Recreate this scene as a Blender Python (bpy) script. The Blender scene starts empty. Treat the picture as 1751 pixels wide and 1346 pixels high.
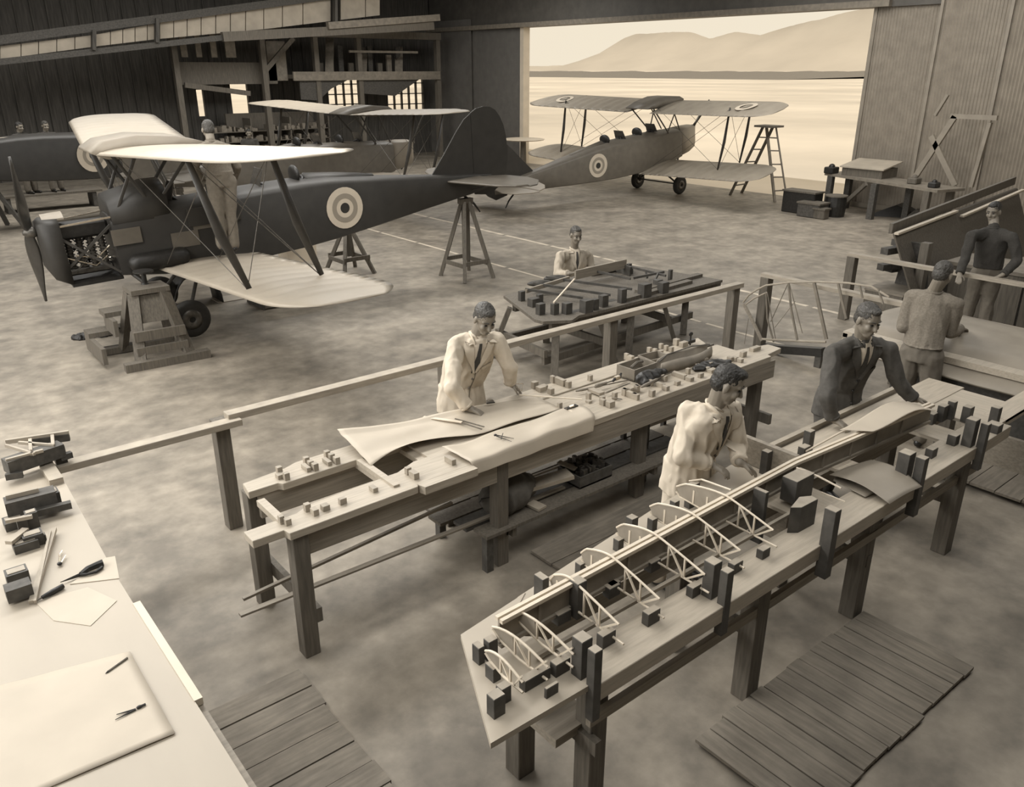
import bpy, bmesh, math, random
from mathutils import Vector, Matrix, noise
R = random.Random(7)
PI = math.pi
C = bpy.context.scene.collection
SC = bpy.context.scene
# ---------------------------------------------------------------- camera
# world axes follow the hangar: +x towards the big door, +y along the door wall
CX, CY, F, PITCH, CAMH = 875.5, 673.0, 1389.0, math.radians(21.8), 3.4
_n = math.hypot(.634, .774); FX, FY = .634/_n, .774/_n
cam = bpy.data.cameras.new('camera'); cam.sensor_width = 36.0; cam.lens = F/1751*36.0
cam.clip_end = 6000
co = bpy.data.objects.new('camera', cam); C.objects.link(co); SC.camera = co
fw = Vector((FX*math.cos(PITCH), FY*math.cos(PITCH), -math.sin(PITCH)))
co.location = (0, 0, CAMH); co.rotation_euler = fw.to_track_quat('-Z', 'Y').to_euler()
# ---------------------------------------------------------------- sky, lights, exposure
w = bpy.data.worlds.new('sky'); SC.world = w; w.use_nodes = True
nt = w.node_tree; nt.nodes.clear()
wo = nt.nodes.new('ShaderNodeOutputWorld'); bg = nt.nodes.new('ShaderNodeBackground')
tc = nt.nodes.new('ShaderNodeTexCoord'); sp = nt.nodes.new('ShaderNodeSeparateXYZ'); cr = nt.nodes.new('ShaderNodeValToRGB')
nt.links.new(tc.outputs['Generated'], sp.inputs[0]); nt.links.new(sp.outputs['Z'], cr.inputs[0])
cr.color_ramp.elements[0].position = 0.0; cr.color_ramp.elements[0].color = (.78, .695, .55, 1)
cr.color_ramp.elements[1].position = .35; cr.color_ramp.elements[1].color = (.74, .66, .53, 1)
nt.links.new(cr.outputs[0], bg.inputs[0]); bg.inputs[1].default_value = 1.15
nt.links.new(bg.outputs[0], wo.inputs[0])
def area(name, loc, direction, sx, sy, power, col=(1, .975, .93)):
    l = bpy.data.lights.new(name, 'AREA'); l.shape = 'RECTANGLE'; l.size = sx; l.size_y = sy; l.energy = power; l.color = col
    o = bpy.data.objects.new(name, l); C.objects.link(o); o.location = loc
    o.rotation_euler = Vector(direction).to_track_quat('-Z', 'Y').to_euler(); return o
# roof lights running along x, added overhead fills, and the tall windows of the left wall
area('roof_or_fill_light', (-1, 8.2, 6.3), (.05, -.45, -1), 15, 1.6, 1050)
area('roof_or_fill_light', (1, 13.5, 6.3), (0, -.2, -1), 17, 1.6, 850)
area('roof_or_fill_light', (9, 22, 6.3), (0, .1, -1), 20, 3, 1100)
area('roof_or_fill_light', (16, 10, 6.3), (.1, 0, -1), 8, 6, 520)  # added overhead fill, brightens the door leaves and far floor
area('roof_or_fill_light', (4, 1.5, 6.6), (0, .1, -1), 18, 3.0, 420)  # added soft fill above the near benches, no skylight here
area('window_light', (-4.8, 8, 3.4), (1, -.05, -.12), 14, 3.4, 540)
sun = bpy.data.lights.new('sun', 'SUN'); sun.energy = 1.9; sun.angle = .02; so = bpy.data.objects.new('sun', sun); C.objects.link(so); so.rotation_euler = Vector((.45, .25, -.8)).to_track_quat('-Z', 'Y').to_euler()
SC.view_settings.view_transform = 'Standard'; SC.view_settings.look = 'None'
SC.view_settings.exposure = 0.0; SC.view_settings.gamma = 1.0; SC.view_settings.use_curve_mapping = False

# ---------------------------------------------------------------- helpers
def ray(u, v):
    f = F*math.cos(PITCH)-(v-CY)*math.sin(PITCH); z = -F*math.sin(PITCH)-(v-CY)*math.cos(PITCH); r = u-CX
    return (f*FX+r*FY, f*FY-r*FX, z)
def P(u, v, z=0.0):
    d = ray(u, v); k = (z-CAMH)/d[2]; return Vector((d[0]*k, d[1]*k, z))
def PY(u, v, y):
    d = ray(u, v); k = y/d[1]; return Vector((d[0]*k, y, CAMH+d[2]*k))
def PX(u, v, x):
    d = ray(u, v); k = x/d[0]; return Vector((x, d[1]*k, CAMH+d[2]*k))
V = Vector
def mat(name, a, rough=.75, var=.18, scale=6.0, bump=.15, grain=None, metal=0.0, tint=None, blotch=0.0, bscale=1.0):
    m = bpy.data.materials.new(name); m.use_nodes = True; n = m.node_tree; b = n.nodes['Principled BSDF']
    if tint is None: tint = (1, .875, .70) if a > .12 else (1, .92, .80)
    b.inputs['Roughness'].default_value = rough; b.inputs['Metallic'].default_value = metal
    t = n.nodes.new('ShaderNodeTexCoord'); mp = n.nodes.new('ShaderNodeMapping')
    n.links.new(t.outputs['Object'], mp.inputs[0])
    if grain: mp.inputs['Scale'].default_value = grain
    ns = n.nodes.new('ShaderNodeTexNoise'); ns.inputs['Scale'].default_value = scale; ns.inputs['Detail'].default_value = 6
    n.links.new(mp.outputs[0], ns.inputs[0])
    r = n.nodes.new('ShaderNodeValToRGB'); r.color_ramp.elements[0].position = .3; r.color_ramp.elements[1].position = .7
    lo, hi = a*(1-var), a*(1+var)
    r.color_ramp.elements[0].color = (lo*tint[0], lo*tint[1], lo*tint[2], 1)
    r.color_ramp.elements[1].color = (hi*tint[0], hi*tint[1], hi*tint[2], 1)
    n.links.new(ns.outputs[0], r.inputs[0]); out = r.outputs[0]
    if blotch:
        n2 = n.nodes.new('ShaderNodeTexNoise'); n2.inputs['Scale'].default_value = bscale; n2.inputs['Detail'].default_value = 8
        n2.inputs['Roughness'].default_value = .65
        n.links.new(t.outputs['Object'], n2.inputs[0])
        r2 = n.nodes.new('ShaderNodeValToRGB'); r2.color_ramp.elements[0].position = .36; r2.color_ramp.elements[1].position = .6
        r2.color_ramp.elements[0].color = (1-blotch,)*3+(1,); r2.color_ramp.elements[1].color = (1, 1, 1, 1)
        n.links.new(n2.outputs[0], r2.inputs[0])
        mx = n.nodes.new('ShaderNodeMix'); mx.data_type = 'RGBA'; mx.blend_type = 'MULTIPLY'; mx.inputs[0].default_value = 1
        n.links.new(out, mx.inputs[6]); n.links.new(r2.outputs[0], mx.inputs[7]); out = mx.outputs[2]
    n.links.new(out, b.inputs['Base Color'])
    if bump:
        bp = n.nodes.new('ShaderNodeBump'); bp.inputs['Strength'].default_value = bump; bp.inputs['Distance'].default_value = .01
        n.links.new(ns.outputs[0], bp.inputs['Height']); n.links.new(bp.outputs[0], b.inputs['Normal'])
    return m
M = {}
M['floor'] = mat('concrete_floor', .30, .62, .22, 5, .3, grain=(1.0, 1.0, 1), blotch=.42, bscale=1.3)
M['line'] = mat('floor_line_paint', .6, .7, .2, 5)
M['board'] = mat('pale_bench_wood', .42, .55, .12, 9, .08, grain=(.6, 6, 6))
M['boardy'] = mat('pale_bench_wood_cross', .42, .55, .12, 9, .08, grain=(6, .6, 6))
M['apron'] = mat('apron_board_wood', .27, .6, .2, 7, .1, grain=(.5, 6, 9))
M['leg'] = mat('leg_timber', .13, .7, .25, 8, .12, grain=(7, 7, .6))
M['ldark'] = mat('dark_timber', .075, .7, .3, 8, .12, grain=(3, 3, 3))
M['rail'] = mat('rail_timber', .36, .65, .15, 8, .1, grain=(1, 1, 8))
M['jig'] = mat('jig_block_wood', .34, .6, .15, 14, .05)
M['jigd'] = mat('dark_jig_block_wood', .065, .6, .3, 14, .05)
M['rib'] = mat('spruce_strip', .66, .5, .08, 14, .04)
M['web'] = mat('plywood_web', .28, .55, .15, 10, .04)
M['paper'] = mat('drawing_paper', .48, .6, .06, 4, .1)
M['paperd'] = mat('tracing_cloth', .27, .5, .15, 3, .12)
M['duck'] = mat('duckboard_plank', .22, .8, .2, 6, .2, grain=(6, .7, 6), blotch=.3, bscale=2)
M['duckx'] = mat('duckboard_plank_x', .22, .8, .2, 6, .2, grain=(.7, 6, 6), blotch=.3, bscale=2)
M['ply'] = mat('plywood_table_top', .40, .5, .06, 3, .04, grain=(1, .4, 1))
M['corr'] = mat('corrugated_iron', .27, .55, .12, 4, .05, metal=0.0)
M['door'] = mat('door_leaf_iron', .10, .6, .15, 4, .05)
M['wall'] = mat('tarred_board_wall', .075, .8, .35, 3, .2, grain=(6, 6, .5))
M['roof'] = mat('roof_boards', .04, .9, .3, 3, .1)
M['strip'] = mat('fascia_panel', .42, .8, .12, 3, .05)
M['white'] = mat('white_paint', .62, .6, .06, 4, .03)
M['grass'] = mat('mown_field', .74, .95, .12, .05, 0, blotch=.25, bscale=.03)
M['hill'] = mat('far_hills', .50, 1, .08, .01, 0)
M['coat'] = mat('white_cotton_drill', .60, .85, .06, 12, .15)
M['coatg'] = mat('grey_cotton_drill', .46, .85, .1, 12, .15)
M['suit'] = mat('dark_wool_suit', .08, .85, .15, 30, .1)
M['jumper'] = mat('grey_wool_jumper', .20, .95, .15, 60, .4)
M['djumper'] = mat('dark_wool_jumper', .05, .95, .15, 60, .4)
M['trous'] = mat('flannel_trousers', .15, .9, .12, 20, .15)
M['khaki'] = mat('pale_work_trousers', .20, .9, .12, 20, .15)
M['skin'] = mat('skin', .24, .5, .06, 20, .03)
M['hair'] = mat('dark_hair', .03, .5, .4, 90, .6)
M['hairm'] = mat('mid_hair', .06, .5, .4, 90, .6)
M['tie'] = mat('dark_tie', .05, .7, .2, 40, .1)
M['shirt'] = mat('shirt_cotton', .62, .8, .05, 20, .05)
M['shoe'] = mat('black_leather', .02, .35, .2, 20, .05)
M['eye'] = mat('dark_eye', .02, .3, .1, 20, 0)
M['lip'] = mat('lip_line', .12, .5, .1, 20, 0)
M['fus'] = mat('dark_doped_fabric', .035, .5, .15, 6, .05)
M['fusl'] = mat('mid_doped_fabric', .13, .5, .12, 6, .05)
M['silver'] = mat('silver_doped_fabric', .41, .45, .05, 3, .02)
M['greyw'] = mat('grey_doped_fabric', .30, .5, .12, 3, .03)
M['metal'] = mat('dull_metal', .12, .4, .3, 20, .05, metal=.5)
M['bright'] = mat('polished_metal', .7, .25, .1, 20, .02, metal=.8)
M['iron'] = mat('black_iron', .02, .45, .3, 20, .05)
M['rubber'] = mat('tyre_rubber', .03, .7, .2, 20, .05)
M['ring'] = mat('roundel_pale', .62, .6, .05, 6, 0)
M['ringm'] = mat('roundel_mid', .30, .6, .05, 6, 0)
M['prop'] = mat('propeller_wood', .04, .3, .2, 8, .02)
M['canvas'] = mat('bag_canvas', .10, .85, .2, 20, .2)
M['box'] = mat('box_wood', .22, .7, .2, 8, .1)
M['strut'] = mat('strut_paint', .05, .45, .2, 8, .03)

class MB:
    def __init__(s): s.v = []; s.f = []
    def add(s, vs, fs):
        o = len(s.v); s.v += [tuple(x) for x in vs]; s.f += [tuple(i+o for i in f) for f in fs]; return s
    def box(s, x0, x1, y0, y1, z0, z1, rz=0, org=None):
        vs = [(x, y, z) for z in (z0, z1) for (x, y) in ((x0, y0), (x1, y0), (x1, y1), (x0, y1))]
        if rz:
            ox, oy = org if org else ((x0+x1)/2, (y0+y1)/2); c, k = math.cos(rz), math.sin(rz)
            vs = [(ox+(x-ox)*c-(y-oy)*k, oy+(x-ox)*k+(y-oy)*c, z) for x, y, z in vs]
        return s.add(vs, [(3, 2, 1, 0), (4, 5, 6, 7), (0, 1, 5, 4), (1, 2, 6, 5), (2, 3, 7, 6), (3, 0, 4, 7)])
    def beam(s, a, b, w, h, up=(0, 0, 1)):
        a = V(a); b = V(b); d = (b-a).normalized(); u = V(up)
        if abs(d.dot(u)) > .97: u = V((1, 0, 0))
        side = d.cross(u).normalized(); u = side.cross(d).normalized()
        vs = []
        for p in (a, b):
            for (i, j) in ((-1, -1), (1, -1), (1, 1), (-1, 1)): vs.append(p+side*i*w/2+u*j*h/2)
        return s.add(vs, [(0, 1, 2, 3), (7, 6, 5, 4), (0, 4, 5, 1), (1, 5, 6, 2), (2, 6, 7, 3), (3, 7, 4, 0)])
    def rings(s, rings, cap=True):
        n = len(rings[0]); vs = [p for r in rings for p in r]; fs = []
        for k in range(len(rings)-1):
            for i in range(n):
                j = (i+1) % n; fs.append((k*n+i, k*n+j, (k+1)*n+j, (k+1)*n+i))
        if cap: fs.append(tuple(range(n-1, -1, -1))); fs.append(tuple((len(rings)-1)*n+i for i in range(n)))
        return s.add(vs, fs)
    def tube(s, pts, rad, n=8, flat=1.0, ref=None, cap=True):
        pts = [V(p) for p in pts]; rs = rad if isinstance(rad, (list, tuple)) else [rad]*len(pts)
        rr = []; prev = None
        for i, p in enumerate(pts):
            d = (pts[min(i+1, len(pts)-1)]-pts[max(i-1, 0)])
            d = d.normalized() if d.length > 1e-9 else V((0, 0, 1))
            if ref is not None: u = V(ref)
            else: u = prev if prev is not None else (V((0, 0, 1)) if abs(d.z) < .9 else V((1, 0, 0)))
            a = (u-d*u.dot(d)).normalized(); b = d.cross(a).normalized(); prev = a
            rr.append([p+a*rs[i]*math.cos(2*PI*k/n)+b*rs[i]*flat*math.sin(2*PI*k/n) for k in range(n)])
        return s.rings(rr, cap)
    def cap(s, p0, r0, p1, r1, n=12, flat=1.0, ref=None):
        # closed tapered capsule (hemispherical ends)
        p0 = V(p0); p1 = V(p1); d = (p1-p0); L = d.length
        d = d/L if L > 1e-6 else V((0, 0, 1))
        pts = []; rs = []
        for t in (80, 55, 28, 0): pts.append(p0-d*r0*math.sin(math.radians(t))); rs.append(r0*math.cos(math.radians(t)))
        for t in (0, 28, 55, 80): pts.append(p1+d*r1*math.sin(math.radians(t))); rs.append(r1*math.cos(math.radians(t)))
        u = V(ref) if ref is not None else (V((0, 0, 1)) if abs(d.z) < .9 else V((1, 0, 0)))
        a = (u-d*u.dot(d)).normalized(); b = d.cross(a).normalized()
        rr = [[p+a*r*math.cos(2*PI*k/n)+b*r*flat*math.sin(2*PI*k/n) for k in range(n)] for p, r in zip(pts, rs)]
        return s.rings(rr)
    def ell(s, c, ax, ay, az, X=(1, 0, 0), Y=(0, 1, 0), Z=(0, 0, 1), n=14, m=9):
        c = V(c); X = V(X); Y = V(Y); Z = V(Z); rr = []
        for i in range(m+1):
            t = -PI/2+PI*(i+.02 if i == 0 else (i-.02 if i == m else i))/m
            r = math.cos(t); rr.append([c+Z*az*math.sin(t)+X*ax*r*math.cos(2*PI*k/n)+Y*ay*r*math.sin(2*PI*k/n) for k in range(n)])
        return s.rings(rr)
    def prism(s, poly, z0, z1):
        n = len(poly); vs = [(x, y, z0) for x, y in poly]+[(x, y, z1) for x, y in poly]
        fs = [tuple(range(n-1, -1, -1)), tuple(range(n, 2*n))]+[(i, (i+1) % n, n+(i+1) % n, n+i) for i in range(n)]
        return s.add(vs, fs)
    def prism_dir(s, pts, ext):
        n = len(pts); pts = [V(p) for p in pts]; e = V(ext)
        vs = pts+[p+e for p in pts]
        return s.add(vs, [tuple(range(n-1, -1, -1)), tuple(range(n, 2*n))]+[(i, (i+1) % n, n+(i+1) % n, n+i) for i in range(n)])
    def lathe(s, prof, c=(0, 0, 0), axis=(0, 0, 1), n=20):
        c = V(c); d = V(axis).normalized(); u = V((0, 0, 1)) if abs(d.z) < .9 else V((1, 0, 0))
        a = (u-d*u.dot(d)).normalized(); b = d.cross(a)
        rr = [[c+d*h+a*r*math.cos(2*PI*k/n)+b*r*math.sin(2*PI*k/n) for k in range(n)] for r, h in prof]
        return s.rings(rr, True)
    def sheet(s, fn, nu, nv, th=.002):
        top = [V(fn(i/nu, j/nv)) for j in range(nv+1) for i in range(nu+1)]
        N = len(top); vs = top+[p-V((0, 0, th)) for p in top]; fs = []
        q = lambda i, j: j*(nu+1)+i
        for j in range(nv):
            for i in range(nu):
                fs.append((q(i, j), q(i+1, j), q(i+1, j+1), q(i, j+1)))
                fs.append((N+q(i, j+1), N+q(i+1, j+1), N+q(i+1, j), N+q(i, j)))
        bd = [q(i, 0) for i in range(nu+1)]+[q(nu, j) for j in range(1, nv+1)]+[q(i, nv) for i in range(nu-1, -1, -1)]+[q(0, j) for j in range(nv-1, 0, -1)]
        for k in range(len(bd)): a, b = bd[k], bd[(k+1) % len(bd)]; fs.append((a, N+a, N+b, b))
        return s.add(vs, fs)
    def mesh(s, name, smooth=False):
        me = bpy.data.meshes.new(name); me.from_pydata(s.v, [], s.f); me.validate()
        bm = bmesh.new(); bm.from_mesh(me); bmesh.ops.recalc_face_normals(bm, faces=bm.faces); bm.to_mesh(me); bm.free()
        if smooth: me.polygons.foreach_set('use_smooth', [True]*len(me.polygons))
        return me
def ob(name, mb, m, parent=None, smooth=False, bevel=0, loc=None, label=None):
    me = mb.mesh(name, smooth) if isinstance(mb, MB) else mb
    if m is not None:
        if not me.materials: me.materials.append(M[m] if isinstance(m, str) else m)
    o = bpy.data.objects.new(name, me); C.objects.link(o)
    if loc is not None: o.location = loc
    if parent is not None: o.parent = parent
    if bevel:
        md = o.modifiers.new('bevel', 'BEVEL'); md.width = bevel; md.segments = 1; md.limit_method = 'ANGLE'
    if smooth == 'auto': pass
    if label: o['label'] = label
    return o
def tag(o, label, cat, group=None, kind=None):
    o['label'] = label; o['category'] = cat
    if group: o['group'] = group
    if kind: o['kind'] = kind
    return o
def thing(name, label, cat, loc=(0, 0, 0), group=None, rot=(0, 0, 0), scale=1.0):
    o = bpy.data.objects.new(name, None); C.objects.link(o); o.location = loc; o.rotation_euler = rot; o.scale = (scale,)*3
    o.empty_display_size = .1
    return tag(o, label, cat, group)
def struct(name, mb, m, parent=None, smooth=False):
    o = ob(name, mb, m, parent, smooth); o['kind'] = 'structure'; return o
def rebase(root, base):
    # root sits at its base; the children keep their world places
    root.location = base
    for ch in root.children: ch.location = V(ch.location)-V(base)
def kids(o): return [c for c in bpy.data.objects if c.parent == o]
def smooth_mesh(mb, name, voxel=None, iters=2, folds=0.0, fscale=9.0, stretch=(1, 1, .45)):
    me = mb.mesh(name); o = bpy.data.objects.new(name, me); C.objects.link(o)
    if voxel:
        r = o.modifiers.new('r', 'REMESH'); r.mode = 'VOXEL'; r.voxel_size = voxel; r.use_smooth_shade = True
        s = o.modifiers.new('s', 'SMOOTH'); s.factor = .5; s.iterations = iters
    dg = bpy.context.evaluated_depsgraph_get(); ev = o.evaluated_get(dg)
    out = bpy.data.meshes.new_from_object(ev); out.name = name
    bpy.data.objects.remove(o); bpy.data.meshes.remove(me)
    if folds:
        nv = [v.normal.copy() for v in out.vertices]
        for v, nn in zip(out.vertices, nv):
            p = v.co; q = V((p.x*stretch[0], p.y*stretch[1], p.z*stretch[2]))*fscale
            a = noise.noise(q); b = noise.noise(q*2.3+V((3, 1, 7)))
            v.co = p+nn*folds*(1-2*abs(a)*1.6+.5*b)
    out.polygons.foreach_set('use_smooth', [True]*len(out.polygons))
    return out

# ================================================================ SETTING
f = MB(); f.box(-8, 21.15, -9, 31, -.3, 0); struct('floor', f, 'floor')
fl = bpy.data.objects['floor']
for (x0, x1, y0, y1) in ((11.17, 11.25, 5, 26), (9.23, 9.29, 5.5, 22)):
    m_ = MB()
    y = y0
    while y < y1:
        m_.box(x0, x1, y, min(y+1.4, y1), .0, .003); y += 1.5
    o = ob('painted_line', m_, 'line', fl); o['kind'] = 'structure'
g = MB(); g.sheet(lambda a, b: (21.15+a*1400, -900+b*1900, -.06-.0*a), 4, 4, .2); struct('ground', g, 'grass'); struct('ground', MB().box(-200, 21.15, 31.2, 900, -.26, -.06), 'grass')
# low shore bank and the range of hills beyond the flats
def ridge(name, x, prof, m, zb=-1, th=60):
    mb = MB(); pts = []
    top = []; n = 160
    us = [p[0] for p in prof]
    for i in range(n+1):
        u = us[0]+(us[-1]-us[0])*i/n
        for k in range(len(prof)-1):
            if prof[k][0] <= u <= prof[k+1][0]:
                t = (u-prof[k][0])/(prof[k+1][0]-prof[k][0]); vv = prof[k][1]*(1-t)+prof[k+1][1]*t; break
        vv += 1.6*noise.noise(V((u*.03, 2.2, 0)))+.8*noise.noise(V((u*.1, 5, 0)))
        top.append(PX(u, vv, x))
    vs = []; fs = []
    for p in top: vs += [(p.x-180, p.y, zb), (p.x-60+20*noise.noise(p*.01), p.y, p.z*.55), (p.x, p.y, p.z), (p.x+th, p.y, zb)]
    for i in range(n):
        a = i*4; b = a+4
        for k in range(3): fs.append((a+k, a+k+1, b+k+1, b+k))
    mb.add(vs, fs); o = struct(name, mb, m, smooth=True); return o
ridge('hill_range', 1300, [(700, 116), (1000, 112), (1020, 104), (1045, 82), (1065, 66), (1090, 58), (1150, 54), (1185, 56), (1215, 66), (1260, 54), (1300, 60), (1350, 44), (1400, 34), (1450, 20), (1520, 8), (1700, 20)], 'hill')
ridge('shore_bank', 420, [(700, 122.5), (900, 122), (1200, 122), (1500, 122), (1700, 122)], 'duck', zb=-.2, th=10)

def corr(x, y0, y1, z0, z1, amp=.012, pitch=.076, th=0):
    mb = MB(); n = int((y1-y0)/pitch*4); vs = []
    for i in range(n+1):
        y = y0+(y1-y0)*i/n; xx = x+amp*math.sin(2*PI*y/pitch); vs += [(xx, y, z0), (xx, y, z1)]
    mb.add(vs, [(2*i, 2*i+2, 2*i+3, 2*i+1) for i in range(n)])
    return mb
# sliding door leaves stacked to the right of the opening, each in its own track
k = 0
for (x, y0, y1, z1) in ((21.0, 9.7, 11.44, 5.6), (20.8, 8.1, 9.75, 5.6), (20.6, 6.4, 8.15, 5.6), (20.4, 4.2, 6.45, 5.6), (20.2, 1.0, 4.25, 5.6)):
    k += 1
    o = struct('door_%d' % k, corr(x, y0, y1, 0.02, z1), 'corr')
    fr = MB(); fr.box(x-.05, x-.015, y0, y0+.07, 0, z1).box(x-.05, x-.015, y1-.07, y1, 0, z1).box(x-.07, x-.015, y0, y1, 0, .12)
    c = ob('door_frame', fr, 'corr', o); c['kind'] = 'structure'
k += 1
o = struct('door_%d' % k, corr(21.0, 25.1, 28.2, 0.02, 5.2), 'door')
k += 1
o = struct('door_%d' % k, corr(20.85, 28.0, 31.0, 0.02, 5.2), 'door')
m_ = MB().box(20.9, 21.2, 24.85, 25.05, 0, 4.82); struct('trim_1', m_, 'white')
m_ = MB().box(21.02, 21.12, 11.44, 11.5, 0, 4.82); struct('trim_2', m_, 'corr')
m_ = MB().box(20.9, 21.3, -9, 31, 4.8, 7.2); struct('wall_front', m_, 'door')
m_ = MB().box(20.75, 20.9, 11.0, 31, 4.8, 4.95); struct('trim_3', m_, 'box')
# back wall: tarred boards with window openings
wl = MB()
def wall_with_holes(y, x0, x1, z0, z1, holes):
    xs = sorted(set([x0, x1]+[h[0] for h in holes]+[h[1] for h in holes])); zs = sorted(set([z0, z1]+[h[2] for h in holes]+[h[3] for h in holes]))
    for i in range(len(xs)-1):
        for j in range(len(zs)-1):
            cx_, cz_ = (xs[i]+xs[i+1])/2, (zs[j]+zs[j+1])/2
            if any(h[0] < cx_ < h[1] and h[2] < cz_ < h[3] for h in holes): continue
            wl.box(xs[i], xs[i+1], y, y+.15, zs[j], zs[j+1])
HOLES = [(16.0, 17.45, 1.7, 3.2), (18.7, 20.5, 1.6, 3.25), (10.85, 11.1, 1.8, 2.7), (12.1, 12.75, 1.6, 2.9)]
wall_with_holes(31, -8, 21.2, 0, 7.2, HOLES); struct('wall_back', wl, 'wall')
bt = MB()
x = 2.0
while x < 20.9:
    if not any(h[0]-.1 < x < h[1]+.1 for h in HOLES): bt.box(x, x+.05, 30.95, 31.0, 0, 7)
    x += .45
b_ = ob('wall_batten', bt, 'wall', bpy.data.objects['wall_back']); b_['kind'] = 'stuff'
for i, (x0, x1, z0, z1) in enumerate(HOLES[:2]):
    wf = MB(); nx = 4 if i == 0 else 5
    for k in range(nx+1): xx = x0+(x1-x0)*k/nx; wf.box(xx-.02, xx+.02, 30.97, 31.1, z0, z1)
    for k in range(5): zz = z0+(z1-z0)*k/4; wf.box(x0, x1, 30.97, 31.1, zz-.018, zz+.018)
    o = struct('window_%d' % (i+1), wf, 'wall')
# lean-to beams that cut the windows obliquely, gallery floor and posts of the workshop at the back
bm_ = thing('gallery', 'dark timber gallery with posts and shelves against the far back wall', 'gallery', (15, 29.6, 0))
def gal(name, mb, m='leg'): return ob(name, mb, m, bm_, loc=(-15, -29.6, 0))
for x in (9.6, 12.6, 14.6, 16.35, 19.9): gal('post', MB().box(x-.09, x+.09, 28.9, 29.1, 0, 4.6))
gal('gallery_deck', MB().box(13.6, 19.9, 28.9, 30.8, 3.07, 3.2), 'leg')
gal('deck_edge', MB().box(13.6, 19.9, 28.82, 28.9, 3.0, 3.3), 'box')
gal('handrail', MB().box(15.9, 18.9, 28.85, 28.92, 3.95, 4.03), 'box')
gal('top_beam', MB().box(9.4, 20, 28.85, 29.1, 4.45, 4.7), 'leg')
for (a, b) in (((12.6, 29, 3.3), (13.8, 29, 4.4)), ((9.8, 29, 2.9), (12.0, 29, 2.6))): gal('brace', MB().beam(a, b, .12, .16))
for poly in (((512, 134), (515, 170), (545, 172), (566, 152), (602, 133)), ((617, 133), (622, 160), (676, 164), (724, 131))): gal('soffit_panel', MB().prism_dir([PY(u, v, 28.95) for u, v in poly], (0, .05, 0)), 'ldark')
gal('store_wall', MB().box(11.5, 14.9, 30.2, 30.3, 0, 1.9), 'leg')
for k in range(9): gal('hung_part', MB().box(15.0+k*.42, 15.2+k*.42, 29.6, 29.7, 3.25, 3.6+.3*((k*7) % 3)), ('leg', 'box', 'ldark')[k % 3])
for (x, z) in ((15.2, 3.85), (16.6, 3.55), (18.2, 3.6)): gal('leaning_board', MB().beam((x, 29.2, 3.2), (x+.5, 29.9, z+.6), .3, .04), 'box')
gal('panel', MB().box(9.6, 13.2, 29.3, 29.35, 2.9, 3.6), 'leg')
gal('panel', MB().box(12.9, 13.6, 29.3, 29.35, 3.0, 4.3), 'box')
for k, (x, z, s_) in enumerate(((9.9, 3.75, .3), (10.4, 3.75, .26), (10.9, 3.75, .28), (11.4, 3.75, .5))): gal('hung_panel', MB().box(x, x+s_*.7, 29.2, 29.26, z, z+.75), 'box')
# store shelves full of parts below
sh = thing('shelf_rack', 'open shelf rack crowded with small parts against the back wall', 'shelf', (13.3, 29.8, 0))
for z in (.25, .6, .95, 1.3): ob('shelf', MB().box(10.6, 15.2, 29.5, 30.2, z, z+.03), 'leg', sh, loc=(-13.3, -29.8, 0))
for x in (10.6, 12.1, 13.6, 15.15): ob('upright', MB().box(x, x+.05, 29.5, 30.2, 0, 1.75), 'leg', sh, loc=(-13.3, -29.8, 0))
pp = MB()
for k in range(220):
    x = R.uniform(10.7, 15.0); z = R.choice((.28, .63, .98, 1.33)); s_ = R.uniform(.04, .14)
    pp.box(x, x+s_, 29.5, 29.9, z, z+R.uniform(.06, .22), rz=R.uniform(-.3, .3))
o = ob('stored_parts', pp, 'box', sh, loc=(-13.3, -29.8, 0)); o['kind'] = 'stuff'
# side walls, roof (outside the view but they close the hangar)
struct('wall_left', MB().box(-8, -7.8, -9, 31, 0, 7.2), 'wall')
struct('wall_right', MB().box(-8, 21.3, -9.2, -9, 0, 7.2), 'wall')
struct('ceiling', MB().box(-8, 21.3, -9, 31.2, 7.2, 7.3), 'roof')
# fascia of light panels rising to the right, with the dark tie beams between
fa = MB(); pts_t = [(0, 79), (159, 60), (267, 40), (450, 13), (650, -14)]; pts_b = [(0, 101), (159, 80), (267, 67), (450, 50), (650, 26)]
def lerp_pts(pts, u):
    for i in range(len(pts)-1):
        if u <= pts[i+1][0]: t = (u-pts[i][0])/(pts[i+1][0]-pts[i][0]); return pts[i][1]*(1-t)+pts[i+1][1]*t
    return pts[-1][1]
fas = thing('fascia', 'sloping band of pale sheet panels under the dark roof at the left', 'fascia', tuple(PY(300, 60, 27.5)))
b0 = V(fas.location)
seg = [0, 36, 66, 97, 128, 157, 163, 189, 210, 231, 252, 264, 273, 297, 320, 344, 369, 394, 420, 451, 483, 518, 566, 582, 625, 650]
for i in range(len(seg)-1):
    if seg[i] in (157, 264, 566): continue
    u0, u1 = seg[i]+.8, seg[i+1]-.8
    q = [PY(u0, lerp_pts(pts_b, u0), 27.5), PY(u1, lerp_pts(pts_b, u1), 27.5), PY(u1, lerp_pts(pts_t, u1), 27.5), PY(u0, lerp_pts(pts_t, u0), 27.5)]
    ob('panel', MB().prism_dir([p-b0 for p in q], (0, .06, 0)), 'strip', fas)
ob('top_beam', MB().beam(PY(-20, 71, 27.4)-b0, PY(660, -20, 27.4)-b0, .2, .22), 'ldark', fas)
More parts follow.
